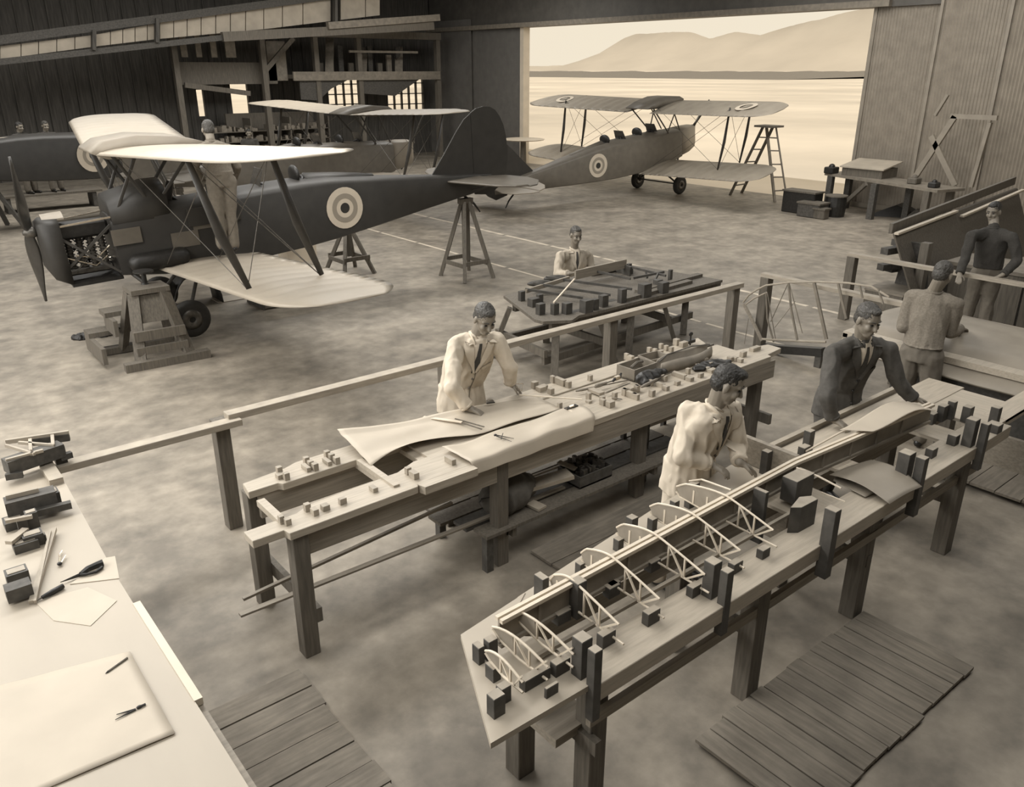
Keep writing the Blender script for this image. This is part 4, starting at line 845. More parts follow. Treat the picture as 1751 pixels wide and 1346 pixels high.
        ob('elevator', MB().prism([(tx(a), b_) for a, b_ in ((-5.43, sd*.06), (-5.43, sd*1.44), (-5.62, sd*1.40), (-5.90, sd*1.1), (-5.98, sd*.7), (-5.85, sd*.25), (-5.6, sd*.10))], 1.365, 1.39), tailm, t, bevel=.008)
        ob('tail_brace', MB().tube([(tx(-5.2), sd*.1, 1.2), (tx(-5.2), sd*.8, 1.37)], .008, 5), 'strut', t)
        if roundel:
            rd = ob('roundel', disc(0.0, .30), 'ring', t); rd.location = (-2.55, sd*.327, 1.27); rd.rotation_euler.z = sd*.075/tk
            r2 = ob('roundel_ring', disc(.14, .21), 'ringm', rd); r2.location = (0, sd*.003, 0)
            r3 = ob('roundel_centre', disc(0, .075), 'fus', rd); r3.location = (0, sd*.003, 0)
    ob('axle', MB().tube([(0, -.78, .27), (0, .78, .27)], .02, 8), 'strut', t)
    ob('fuel_tank', MB().rings([[V((x, y, 2.36+z)) for y in (-.41, .41)]+[V((x, y, 2.36+z2)) for y in (.41, -.41)] for x, z, z2 in ((.66, .02, .05), (.5, -.06, .14), (.1, -.09, .18), (-.4, -.04, .12), (-.74, 0, .02))]), mf if not engine else 'greyw', t, True)
    ob('fin', MB().prism_dir([(tx(a), -.012, b_) for a, b_ in ((-4.40, 1.46), (-4.72, 1.80), (-5.0, 2.12), (-5.18, 2.30), (-5.32, 2.38), (-5.32, 1.40))], (0, .024, 0)), mrud, t)
    ob('rudder', MB().prism_dir([(tx(a), -.015, b_) for a, b_ in ((-5.33, 1.1), (-5.33, 2.39), (-5.45, 2.45), (-5.60, 2.47), (-5.74, 2.46), (-5.86, 2.40), (-5.95, 2.30), (-6.03, 2.15), (-6.08, 1.95), (-6.10, 1.65), (-6.04, 1.38), (-5.9, 1.20), (-5.68, 1.06))], (0, .03, 0)), mrud, t)
    ob('tail_skid', MB().tube([(tx(-5.05), 0, 1.14), (tx(-5.3), 0, .95), (tx(-5.42), 0, .80)], [.022, .02, .012], 8), 'iron', t)
    return t
biplane('whole grey biplane parked in the open hangar doorway facing the field', (19.15, 16.45, .0), -.03, .14, 1.05, mf='fusl', mw='greyw', mrud='fus', inc=.08, mcowl='greyw', tailm='greyw')
fore = biplane('dark biplane nearest the camera with its engine uncovered and tail on a trestle', (3.39, 11.67, .027), 3.076, -.05, 1.0227, 'fus', 'silver', 'fus', engine=True, cowl=False, tk=.90, tailm='fusl')
biplane('pale winged biplane behind the dark one, in front of the bright windows', (11.0, 19.36, 0), .073, .03, 1.0, 'fusl', 'silver', 'fusl', roundel=False, mcowl='greyw')
# fuselage of a fourth machine standing at the far left
t = thing('fuselage', 'dark biplane fuselage without wings standing on trestles at the far left', 'airplane', (5.95, 22.3, .12), rot=(0, 0, .2), scale=1.1)
o = ob('fuselage_body', MB().rings([fus_ring(*f_) for f_ in FUS]), 'fus', t, True); md = o.modifiers.new('e', 'EDGE_SPLIT'); md.split_angle = math.radians(40)
rd = ob('roundel', disc(0.0, .34), 'ring', t); rd.location = (-1.0, -.392, 1.25); r3 = ob('roundel_centre', disc(0, .08), 'fus', rd); r3.location = (0, -.003, 0)
r2 = ob('roundel_ring', disc(.15, .22), 'ringm', rd); r2.location = (0, -.003, 0)
ob('top_longeron', MB().tube([(.5, -.1, 1.70), (-3.5, -.1, 1.68)], .02, 6), 'greyw', t)
for x in (.2, -3.0):
    for sd in (-.5, .5): ob('support_leg', MB().beam((x-.35, sd, -.1), (x, sd*.3, .8), .07, .07), 'ldark', t); ob('support_leg', MB().beam((x+.35, sd, -.1), (x, sd*.3, .8), .07, .07), 'ldark', t)

# ---- trestles, steps, ladders
def trestle(label, x, y, h, w_=.6, d=.6, top=.25, m='leg', rz=0):
    t = thing('trestle', label, 'trestle', (x, y, 0), rot=(0, 0, rz))
    ob('top_beam', MB().box(-top/2, top/2, -.06, .06, h-.09, h), m, t, bevel=.004)
    for sx in (-1, 1):
        for sy in (-1, 1): ob('leg', MB().beam((sx*w_/2, sy*d/2, 0), (sx*.05, sy*.04, h-.06), .06, .06), m, t)
        ob('brace', MB().beam((sx*w_*.4, -d*.42, .26), (sx*w_*.4, d*.42, .26), .03, .07), m, t)
    for sy in (-1, 1): ob('brace', MB().beam((-w_*.42, sy*d*.42, .3), (w_*.42, sy*d*.42, .3), .03, .07), m, t)
    ob('post', MB().box(-.05, .05, -.05, .05, .3, h), m, t)
    return t
trestle('splayed timber trestle carrying the tail of the dark biplane', 8.28, 11.36, 1.36, .62, .72)
trestle('trestle holding up the tail of the pale winged biplane', 5.9, 18.9, .95)
trestle('second splayed trestle behind the wing tip of the dark biplane', 6.85, 12.95, .85, .6, .7)
t = thing('step_stand', 'heavy dark stepped timber stand under the nose of the dark biplane', 'step stand', (2.72, 10.55, 0))
def sp_(nm, mb, m='leg'): o = ob(nm, mb, m, t); o.location = -V(t.location); return o
for (x, y) in ((2.42, 10.10), (3.0, 10.06)):
    sp_('leg', MB().beam((x, y, .05), (2.72+(x-2.72)*.6, y+.30, .84), .13, .07)); sp_('leg', MB().beam((x, y+.75, .05), (2.72+(x-2.72)*.6, y+.50, .84), .10, .07))
sp_('top_board', MB().box(2.50, 2.96, 10.32, 10.68, .84, .90)); sp_('step', MB().box(2.25, 2.75, 10.72, 11.0, .52, .58)); sp_('step', MB().box(2.05, 2.6, 10.85, 11.1, .26, .32))
sp_('side_board', MB().box(2.05, 2.10, 10.3, 11.1, .06, .26)); sp_('foot', MB().beam((2.22, 10.06, .05), (3.22, 10.0, .05), .13, .10)); sp_('foot', MB().beam((2.2, 10.9, .05), (3.0, 10.85, .05), .14, .08))
sp_('cross_bar', MB().beam((2.4, 10.14, .38), (3.0, 10.10, .38), .05, .12)); sp_('cross_bar', MB().beam((2.4, 10.12, .20), (3.0, 10.08, .20), .05, .09)); sp_('side_board', MB().box(2.28, 2.33, 10.5, 10.95, .32, .52)); sp_('front_panel', MB().prism_dir([(2.56, 10.26, .5), (2.88, 10.24, .5), (2.84, 10.36, .82), (2.60, 10.37, .82)], (0, .03, 0)))
sp_('jack_screw', MB().lathe([(.05, 0), (.03, .02), (.03, .14), (.12, .15), (.12, .17)], (2.75, 10.6, .9)), 'iron')
t = thing('step_ladder', 'pale step ladder standing in the doorway behind the wing of the parked biplane', 'ladder', (20.0, 13.6, 0))
for i, (u0, v0, u1, v1) in enumerate(((1248, 334, 1300, 222), (1268, 330, 1312, 228), (1325, 346, 1306, 232), (1346, 344, 1318, 230))):
    a = P(u0, v0, 0); b_ = P(u1, v1, 2.0); b_ = V((19.95+(.12 if i in (2, 3) else -.02), 13.4+(.18 if i in (0, 2) else -.12), 1.95)); sp_('stile', MB().beam(a, b_, .07, .045), 'leg' if i < 2 else 'box')
sp_('top_step', MB().box(19.75, 20.25, 13.15, 13.75, 1.93, 1.98), 'leg')
A0, A1, A2 = P(1325, 346, 0), P(1346, 344, 0), V((20.07, 13.58, 1.95)); A3 = V((20.07, 13.28, 1.95))
for q in (.15, .33, .5, .68, .85): sp_('rung', MB().beam(A0.lerp(A2, q), A1.lerp(A3, q), .06, .03), 'box'); sp_('rung', MB().beam(P(1248, 334, 0).lerp(V((19.93, 13.58, 1.95)), q), P(1268, 330, 0).lerp(V((19.93, 13.28, 1.95)), q), .05, .03), 'leg')
# small white tripod stool/table in the doorway's left edge
t = thing('stand', 'small pale round topped stand at the left jamb of the big doorway', 'stand', (20.2, 24.0, 0)); ob('top', MB().lathe([(.75, .95), (.8, .98), (.7, 1.0)], n=20), 'white', t); ob('post', MB().lathe([(.12, 0), (.1, .95)]), 'leg', t)
# things on the floor around the dark biplane
t = thing('crate', 'low dark slatted crate on the floor under the wing of the dark biplane', 'crate', (5.2, 11.9, 0))
for i in range(3): ob('slat', MB().box(-.55, .55, -.33, -.30, .02+i*.1, .09+i*.1), 'leg', t)
ob('end_board', MB().box(-.58, -.55, -.33, .3, 0, .32), 'ldark', t); ob('end_board', MB().box(.55, .58, -.33, .3, 0, .32), 'ldark', t); ob('back_board', MB().box(-.55, .55, .27, .3, 0, .32), 'ldark', t); ob('lid', MB().box(-.58, .58, -.33, .3, .32, .345), 'leg', t)
t = thing('cowling_panel', 'dark rounded cowling panel standing on the floor behind the wheel', 'cowling', (3.95, 12.6, 0))
rr = []
for i in range(13): a = PI*i/12; rr.append([V((.38*math.cos(a), y, .52*math.sin(a))) for y in (-.2, .25)]+[V((.36*math.cos(a), y, .5*math.sin(a))) for y in (.25, -.2)])
ob('shell', MB().rings(rr), 'fus', t, True); ob('edge_sheet', MB().box(.3, .75, -.2, .15, 0, .01), 'silver', t)
t = thing('box', 'white cardboard box behind the struts of the dark biplane', 'box', tuple(P(510, 445, 0))); ob('carton', MB().box(-.3, .3, -.2, .2, 0, .4), 'white', t); ob('flap', MB().beam((-.3, -.2, .4), (-.5, -.35, .5), .5, .01), 'paper', t)
t = thing('rag_heap', 'small heap of dark rags on the bare floor left of the step stand', 'rags', tuple(P(150, 578, 0)))
me = MB(); me.ell((0, 0, .02), .17, .08, .05).ell((.2, -.06, .02), .1, .06, .045).ell((-.1, .05, .02), .08, .06, .04); ob('rags', smooth_mesh(me, 'rags', .012, 2, .02, 18), 'iron', t)

# ---- right side: tables, junk and racks by the door leaves
t = thing('side_table', 'dark long table against the corrugated door leaves beyond the rails', 'table', (19.6, 9.8, 0))
sp_('table_top', MB().prism([(19.95, 11.6), (18.95, 8.25), (19.75, 8.0), (20.3, 9.6), (20.75, 11.5)], .84, .90), 'box')
for (x, y) in ((19.95, 11.4), (19.35, 9.9), (19.05, 8.5), (19.75, 8.3), (20.1, 9.4), (20.5, 11.2)): sp_('leg', MB().box(x-.07, x+.07, y-.07, y+.07, 0, .84), 'ldark' if y > 9 else 'leg')
sp_('brace', MB().beam((19.9, 11.0, .1), (19.5, 10.2, .8), .06, .1), 'leg')
t = thing('plan_chest', 'sloping topped pale box on the far end of the side table', 'box', (20.25, 10.6, .9))
ob('case', MB().box(-.45, .3, -.6, .45, 0, .22), 'leg', t); ob('lid', MB().prism_dir([(-.5, -.65, .20), (.4, -.65, .34), (.4, -.65, .37), (-.5, -.65, .23)], (0, 1.15, 0)), 'white' if False else 'strip', t)
t = thing('sawhorse', 'pale timber sawhorse standing on the side table against the corrugated iron', 'sawhorse', (20.15, 8.6, .9))
for (a, b_, ww) in (((-.1, .75, 0), (-.1, .05, 1.5), .12), ((-.1, -.25, 0), (-.1, .5, 1.05), .12), ((-.1, -.6, 0), (-.1, -.72, 1.4), .10), ((-.1, .15, 1.5), (-.1, -.85, 1.5), .1), ((-.1, .5, 1.5), (-.1, .3, 1.95), .06)): ob('timber', MB().beam(a, b_, .08, ww), 'rail' if False else 'corr', t)
for i, (x, y, s_, m, lab) in enumerate(((20.0, 11.45, .16, 'iron', 'dark lumpy vice at the outer corner of the side table'), (19.6, 9.1, .14, 'leg', 'small box standing mid way along the side table'), (19.3, 8.5, .12, 'iron', 'small dark tin at the near end of the side table'))):
    t = thing('bench_tool', lab, 'tool', (x, y, .9)); ob('body', MB().box(-s_, s_, -s_*.8, s_*.8, 0, s_), m, t, bevel=.02); ob('top_piece', MB().ell((0, 0, s_), s_*.5, s_*.5, s_*.5), m, t, True)
for i, (x, y, sx, sy, h, m, lab) in enumerate(((18.9, 11.5, .2, .45, .55, 'iron', 'dark upright bin beside the outer leg of the side table'), (18.6, 11.0, .22, .3, .35, 'ldark', 'dark box on the floor in front of the upright bin'), (19.1, 10.7, .2, .25, .5, 'iron', 'rounded dark drum between the legs of the side table'), (18.5, 10.7, .12, .15, .25, 'leg', 'smallest box at the foot of the dark bin'))):
    t = thing('scrap_bin', lab, 'bin', (x, y, 0)); ob('body', MB().box(-sx, sx, -sy, sy, 0, h) if i != 2 else MB().lathe([(.24, 0), (.26, .25), (.24, .5)]), m, t, bevel=.02 if i != 2 else 0); ob('rim', MB().box(-sx-.02, sx+.02, -sy-.02, sy+.02, h-.03, h+.01) if i != 2 else MB().lathe([(.27, .48), (.27, .51)]), 'leg', t)
t = thing('metal_sheets', 'dark bent metal sheet lying on the floor under the side table', 'sheet', (20.2, 9.6, 0)); ob('sheet', MB().prism_dir([(-.5, .6, 0), (0, .1, .28), (.3, -.5, .0)], (.5, .1, 0)), 'iron', t); ob('sheet', MB().prism_dir([(-.2, -.2, 0), (0, -.4, .25), (.1, -.7, 0)], (.4, 0, 0)), 'metal', t)
t = thing('low_plank', 'long pale plank on low blocks at the foot of the corrugated leaves', 'plank', (19.9, 7.6, 0)); ob('plank', MB().box(-.15, .15, -1.3, 1.1, .28, .33), 'corr', t); ob('block', MB().box(-.12, .12, -.9, -.7, 0, .28), 'leg', t); ob('block', MB().box(-.12, .12, .5, .7, 0, .28), 'leg', t)
# leaning wing panels / timber rack behind the right hand man
t = thing('panel_stack', 'long dark panel with pale top edges leaning on a stepped timber rack at the right', 'panel', (12.5, 5.2, 0))
p0, p1 = P(1530, 402, 1.25), P(1740, 322, 1.35)
d = (p1-p0); q0 = p0-V((.1, .5, 1.2)); 
sp_('panel', MB().prism_dir([p0, p1, V((p1.x, p1.y-.5, .25)), V((p0.x, p0.y-.5, .25))], (.04, .05, 0)), 'corr' if False else 'leg')
sp_('top_strip', MB().beam(p0+V((0, -.02, .02)), p0.lerp(p1, .42)+V((0, -.02, .02)), .06, .03), 'white'); sp_('top_strip', MB().beam(p0.lerp(p1, .43)+V((0, -.1, -.06)), p1+V((0, -.1, -.02)), .06, .03), 'white')
sp_('upper_panel', MB().beam(p0+V((.1, .12, .06)), p1+V((.1, .12, .12)), .05, .14), 'leg')
for (u, v, z, l_) in ((1530, 415, 1.05, .5), (1512, 430, 1.0, .6), (1520, 460, .7, .4), (1505, 457, .75, .3)): a = P(u, v, z); sp_('bearer', MB().beam(a, a+V((l_, -.1, 0)), .12, .09), 'ldark')
sp_('post', MB().box(11.55, 11.68, 5.0, 5.12, 0, 1.15), 'leg'); sp_('side', MB().prism_dir([(11.7, 5.5, .1), (11.7, 4.9, .1), (11.75, 5.1, 1.1), (11.75, 5.4, 1.1)], (.05, .02, 0)), 'ldark')
t = thing('cardboard_box', 'pale carton at the foot of the timber rack behind the post', 'box', (11.45, 5.35, 0)); ob('carton', MB().box(-.3, .35, -.3, .25, 0, .45), 'leg', t); ob('lid', MB().box(-.31, .36, -.31, .26, .45, .48), 'box', t)
t = thing('side_cabinet', 'dark low cabinet with vertical boards behind the tall pale rail', 'cabinet', (12.6, 3.6, 0))
for k in range(8): ob('board', MB().box(-.4, -.36, -1.3+k*.33, -1.0+k*.33, 0, .78), 'leg', t)
ob('top', MB().box(-.42, .4, -1.35, 1.4, .78, .83), 'box', t); ob('carcase', MB().box(-.36, .36, -1.3, 1.32, 0, .78), 'ldark', t)
# skeletal rudder frame hung between bench end and rail
t = thing('rudder_frame', 'skeletal curved rudder frame standing on a dark beam beside the short rail', 'frame', tuple(P(1340, 598, 0)+V((0, 0, 0))))
DY = 5.2
def fp(u, v): return PX(u, v, 8.85)
def fseg(pts, r=.012, nm='rib', m='box'): 
    o = ob(nm, MB().tube([fp(*p_) for p_ in pts], r, 6), m, t); o.location = -V(t.location)
fseg([(1271, 517), (1280, 505), (1295, 495), (1310, 488), (1350, 483), (1400, 482), (1450, 484), (1490, 490), (1520, 508)], .012, 'curved_edge', 'rail')
fseg([(1273, 522), (1290, 510), (1312, 500)], .010, 'inner_edge', 'rail')
fseg([(1272, 520), (1285, 545), (1303, 583)], .024, 'leading_spar', 'apron')
for pts, r in ((((1310, 500), (1312, 545), (1323, 585)), .012), (((1348, 484), (1353, 530), (1364, 585)), .014), (((1392, 484), (1402, 530), (1413, 580)), .022), (((1433, 484), (1440, 515), (1447, 545)), .016), (((1470, 488), (1475, 510)), .012), (((1502, 494), (1510, 520)), .014), (((1347, 486), (1318, 550)), .006), (((1350, 486), (1372, 570)), .006), (((1312, 500), (1326, 580)), .006), (((1360, 515), (1325, 560)), .004), (((1280, 545), (1273, 588)), .004)): fseg(pts, r)
fseg([(1303, 580), (1360, 583), (1412, 585)], .016, 'bottom_member', 'rail')
o = ob('foot_beam', MB().beam(fp(1305, 595), fp(1408, 602), .10, .10), 'iron', t); o.location = -V(t.location)
for (u, v) in ((1308, 600), (1402, 606)): 
    q = fp(u, v); o = ob('prop', MB().box(q.x-.04, q.x+.04, q.y-.04, q.y+.04, 0, q.z), 'ldark', t); o.location = -V(t.location)
# ================================================================ PEOPLE
from mathutils.bvhtree import BVHTree
def nrm(v): return V(v).normalized()
def person(label, fwd, head, look, neck, chest, pelvis, shl, elb, wri, hnd, knee, ank, top='coat', leg='khaki', hair='hair', vox=.008, style='coat', group=None, hscale=1.0, foot=None, hairtop=.0, curl=.5):
    """all joints are world points; index 0 = his right, 1 = his left"""
    fwd = nrm(fwd); left = nrm(V((-fwd.y, fwd.x, 0))); root = V((pelvis[0], pelvis[1], min(ank[0][2], ank[1][2])-.07))
    t = thing('person', label, 'person', tuple(root), group)
    def add(nm, me, m, par=None, smooth=True, lab=None):
        if isinstance(me, MB): me = me.mesh(nm, smooth)
        if not me.materials: me.materials.append(M[m])
        o = bpy.data.objects.new(nm, me); C.objects.link(o)
        o.parent = par or t
        if par is None: o.location = -root
        if lab: o['label'] = lab
        return o
    head, neck, chest, pelvis = V(head), V(neck), V(chest), V(pelvis)
    look = nrm(look); hl = nrm(V((0, 0, 1)).cross(look)); hu = look.cross(hl).normalized()
    H = lambda f, l, u: head+look*f*hscale+hl*l*hscale+hu*u*hscale
    b = MB()
    b.ell(H(-.012, 0, .03), .098, .076, .092, look, hl, hu)
    b.ell(H(.022, 0, -.03), .068, .060, .085, look, hl, hu)
    b.ell(H(.048, 0, -.095), .034, .036, .026, look, hl, hu)
    b.cap(H(.080, 0, .012), .010, H(.104, 0, -.030), .015, 8)
    b.ell(H(.094, 0, -.033), .012, .019, .010, look, hl, hu)
    for s in (-1, 1):
        b.ell(H(.062, s*.034, -.028), .026, .026, .028, look, hl, hu)
        b.ell(H(-.005, s*.080, -.008), .020, .010, .034, look, hl, hu)
        b.cap(H(.078, s*.012, .026), .011, H(.064, s*.048, .026), .010, 8)
    b.ell(H(.077, 0, -.066), .016, .026, .008, look, hl, hu); b.ell(H(.074, 0, -.080), .014, .022, .008, look, hl, hu)
    b.cap(head-hu*.05-look*.02, .056, neck, .060, 12)
    # torso
    def torso(mb, g, low=None, wst=0.0):
        sp = [(pelvis-V((0, 0, .06)), .155, .115), (pelvis+V((0, 0, .04)), .155, .115), (pelvis.lerp(chest, .45), .145+wst, .105+wst), (pelvis.lerp(chest, .8), .165+wst*.6, .118+wst*.6), (chest, .175, .12), (chest.lerp(neck, .45), .15, .10), (chest.lerp(neck, .85), .08, .07)]
        if low: sp = low+sp[1:]
        rr = []
        for c, a, d in sp: rr.append([V(c)+left*(a+g)*math.cos(2*PI*k/20)+fwd*(d+g)*math.sin(2*PI*k/20) for k in range(20)])
        mb.rings(rr)
    torso(b, 0)
    for s in (0, 1):
        b.cap(chest.lerp(neck, .5)+(left if s else -left)*.05, .07, shl[s], .058, 12)
        b.cap(shl[s], .055, elb[s], .042, 12); b.cap(elb[s], .042, wri[s], .030, 12)
        hip = pelvis+(left if s else -left)*.085-V((0, 0, .03))
        b.cap(hip, .095, knee[s], .058, 12); b.cap(knee[s], .057, ank[s], .038, 12)
        # hand
        w_ = V(wri[s]); hd = nrm(V(hnd[s])-w_); side = nrm(hd.cross(V((0, 0, 1)))); up = side.cross(hd).normalized()
        ps = side*(-1 if s else 1)      # towards the thumb
        ps = -ps
        pc = w_+hd*.045
        b.cap(w_, .026, w_+hd*.03, .027, 10, flat=1.25, ref=up)
        for q in (-.6, 0, .6): b.cap(w_+hd*.02+ps*q*.022, .016, w_+hd*.088+ps*q*.034, .0145, 8)
        for i, (q, L_) in enumerate(((1.0, .070), (.36, .080), (-.30, .074), (-.95, .058))):
            a = w_+hd*.088+ps*q*.030; d1 = (hd+ps*q*.12-up*curl*.45).normalized(); d2 = (hd-up*(curl*1.1+.1*i)).normalized(); d3 = (hd*.6-up*(curl*1.6+.2)).normalized()
            b.cap(a, .0098, a+d1*L_*.45, .0090, 8); a2 = a+d1*L_*.45; b.cap(a2, .0090, a2+d2*L_*.32, .0083, 8); a3 = a2+d2*L_*.32; b.cap(a3, .0083, a3+d3*L_*.23, .0075, 8)
        a = w_+hd*.028+ps*.026; d1 = (hd*.75+ps*.75-up*.25).normalized(); b.cap(a, .013, a+d1*.045, .0105, 8); a2 = a+d1*.045; d2 = (hd*1.0+ps*.15-up*.5).normalized(); b.cap(a2, .0102, a2+d2*.035, .0085, 8)
        ft = foot[s] if foot else fwd
        ft = nrm(V(ft)); b.cap(V(ank[s])-ft*.03-V((0, 0, .03)), .035, V(ank[s])+ft*.15-V((0, 0, .05)), .030, 10)
    body = add('body', smooth_mesh(b, 'body', vox*.8, 2), 'skin')
    # hair: cap over crown, back and sides
    h = MB(); h.ell(H(-.020, 0, .042), .096, .079, .086, look, hl, hu); h.ell(H(-.045, 0, -.005), .066, .073, .070, look, hl, hu); h.ell(H(.028, 0, .094+hairtop), .050, .048, .024, look, hl, hu)
    add('hair', smooth_mesh(h, 'hair', .007, 2, .003, 60, (1, 1, 1)), hair)
    # face details
    for s in (-1, 1):
        add('eye', MB().ell(H(.079, s*.031, .004), .009, .015, .006, look, hl, hu, 10, 6), 'eye')
        add('eyebrow', MB().cap(H(.090, s*.015, .030), .0045, H(.078, s*.048, .031), .003, 6), hair)
    add('mouth', MB().cap(H(.0915, -.018, -.073), .0028, H(.0915, .018, -.073), .0028, 6), 'lip')
    # trousers
    tr = MB(); tt_ = []
    torso_low = [(pelvis-V((0, 0, .10)), .165, .13), (pelvis+V((0, 0, .02)), .165, .125), (pelvis+V((0, 0, .10)), .155, .118)]
    tr.rings([[V(c)+left*a*math.cos(2*PI*k/20)+fwd*d*math.sin(2*PI*k/20) for k in range(20)] for c, a, d in torso_low])
    for s in (0, 1):
        hip = pelvis+(left if s else -left)*.088-V((0, 0, .04))
        tr.cap(hip, .108, knee[s], .082, 14); tr.cap(knee[s], .082, V(ank[s])+V((0, 0, .02)), .072, 14)
    add('trousers', smooth_mesh(tr, 'trousers', .011, 3, .006, 10), leg)
    for s in (0, 1):
        ft = nrm(V(foot[s] if foot else fwd)); sh = MB(); sh.cap(V(ank[s])-ft*.04-V((0, 0, .035)), .038, V(ank[s])+ft*.17-V((0, 0, .045)), .032, 12); sh.cap(V(ank[s]), .045, V(ank[s])-V((0, 0, .03)), .045, 10)
        add('shoe', smooth_mesh(sh, 'shoe', .01, 2), 'shoe')
    # upper garment
    ct = MB()
    if style in ('coat', 'suit'):
        dn = .16 if style == 'coat' else .14
        low = [(pelvis-V((0, 0, dn))+fwd*.0, .185, .15), (pelvis-V((0, 0, .04)), .175, .14), (pelvis+V((0, 0, .06)), .160, .13)]
    else: low = [(pelvis+V((0, 0, .05)), .160, .125)]
    torso(ct, .022 if style == 'coat' else .016, low, .026 if style == 'coat' else .01)
    for s in (0, 1):
        sg = left if s else -left
        ct.cap(chest.lerp(neck, .45)+sg*.06, .082, V(shl[s]), .070, 14)
        ct.cap(shl[s], .068, elb[s], .060, 14); w2 = V(elb[s]).lerp(V(wri[s]), .96); ct.cap(elb[s], .062, V(elb[s]).lerp(V(wri[s]), .5), .056, 14)
        e0 = V(elb[s]); rr = []; d = nrm(w2-e0); a = nrm(d.cross(V((0, 0, 1)))); bb = d.cross(a)
        for q, r in ((.2, .056), (.6, .053), (1.0, .050)): c = e0.lerp(w2, q); rr.append([c+a*r*math.cos(2*PI*k/14)+bb*r*math.sin(2*PI*k/14) for k in range(14)])
        ct.rings(rr)
    ct.cap(neck-V((0, 0, .05)), .075, neck-V((0, 0, .005)), .066, 14)
    nm = {'coat': 'coat', 'suit': 'jacket', 'jumper': 'jumper'}[style]
    me = smooth_mesh(ct, nm, vox, 3, .007 if style == 'coat' else .007, 13.0 if style == 'coat' else 9.0)
    coat = add(nm, me, top)
    bvh = BVHTree.FromPolygons([v.co.copy() for v in me.vertices], [tuple(p.vertices) for p in me.polygons])
    up_t = nrm(neck-pelvis); fr = nrm(fwd-up_t*fwd.dot(up_t))
    def proj(l, u, off):
        # l sideways, u down from the neck along the spine
        p = neck+left*l-up_t*u; hit = bvh.ray_cast(p+fr*.45, -fr, .6)
        if hit[0] is None: hit = bvh.find_nearest(p+fr*.12)
        return hit[0]+fr*off
    def patch(nm_, fn, m, nu=4, nv=8, par=None, th=.004):
        mb = MB(); vs = [fn(i/nu, j/nv) for j in range(nv+1) for i in range(nu+1)]; bk = [p-fr*th for p in vs]; N = len(vs); q = lambda i, j: j*(nu+1)+i; fs = []
        for j in range(nv):
            for i in range(nu): fs += [(q(i, j), q(i+1, j), q(i+1, j+1), q(i, j+1)), (N+q(i, j+1), N+q(i+1, j+1), N+q(i+1, j), N+q(i, j))]
        mb.add(vs+bk, fs); return add(nm_, mb, m, par)
    if style in ('coat', 'suit'):
        dv = .26 if style == 'coat' else .30
        patch('shirt', lambda a, b_: proj((a-.5)*.13*(1-b_)+.0, -.01+dv*b_, .004), 'shirt', 6, 8)
        patch('tie', lambda a, b_: proj((a-.5)*(.022+.035*b_), .015+(dv-.01)*b_, .010), 'tie', 3, 8)
        for s in (-1, 1):
            patch('lapel', lambda a, b_: proj(s*(.065*(1-b_)+(.02+.062*math.sin(PI*min(1, b_*1.0+.15))*(1-b_*.5))*a), -.015+(dv+.02)*b_, .011+.004*a), top, 4, 9)
            add('collar', MB().tube([neck+left*s*.0-fwd*.072+V((0, 0, .012)), neck+left*s*.058-fwd*.03+V((0, 0, .016)), neck+left*s*.062+fwd*.03+V((0, 0, -.0)), proj(s*.045, .015, .012)], [.014, .014, .014, .010], 8, flat=.6), top)
            add('shirt_collar', MB().tube([neck+left*s*.052+V((0, 0, .02))-fwd*.02, neck+left*s*.048+fwd*.035+V((0, 0, .008)), neck+left*s*.014+fwd*.066+V((0, 0, -.022))], [.010, .012, .007], 8), 'shirt')
        for u in (.33, .43, .53): add('button', MB().ell(proj(.0, u, .006), .009, .009, .009), 'leg' if style == 'coat' else 'iron')
        patch('pocket_flap', lambda a, b_: proj(.05+.10*a, .22+.03*b_, .008), top, 3, 2)
        patch('front_seam', lambda a, b_: proj(.012+.006*a, dv+.0+(.35)*b_, .005), 'box' if style == 'coat' else 'iron', 1, 10)
    else:
        add('collar', MB().tube([neck+left*.066*math.cos(2*PI*k/12)+fwd*.066*math.sin(2*PI*k/12)+V((0, 0, -.01)) for k in range(13)], .014, 8), top)
    for s in (0, 1):
        e0, w_ = V(elb[s]), V(wri[s]); add('cuff', MB().tube([e0.lerp(w_, .86), e0.lerp(w_, .96)], [.054, .053], 14), top)
    return t
def sh(c, f, w_=.175, drop=.0, z=None):
    f = nrm(f); l = V((-f.y, f.x, 0)).normalized(); return [V(c)-l*w_, V(c)+l*w_]
# 1: white coat, leaning over the drawing
f_ = V((-.30, -.95, 0)); pel = P(798, 668, .97); pel = V((pel.x, pel.y+.08, .95)); hd = P(829, 545, 1.62); nk = P(817, 572, 1.47); chs = P(812, 598, 1.34)+V((0, .04, 0))
person('man in a white coat and dark tie leaning over the drawings on the jig bench', f_, hd, (-.15, -.9, -.50), nk, chs, pel,
       [P(779, 590, 1.40), P(849, 583, 1.40)], [P(772, 664, 1.16), P(872, 628, 1.18)], [P(800, 697, 1.0), P(872, 655, 1.02)], [P(822, 706, .965), P(884, 664, .97)],
       [V((pel.x-.12, pel.y+.0, .5)), V((pel.x+.1, pel.y-.05, .5))], [V((pel.x-.13, pel.y+.10, .08)), V((pel.x+.12, pel.y+.05, .08))], hair='hairm', leg='coat')
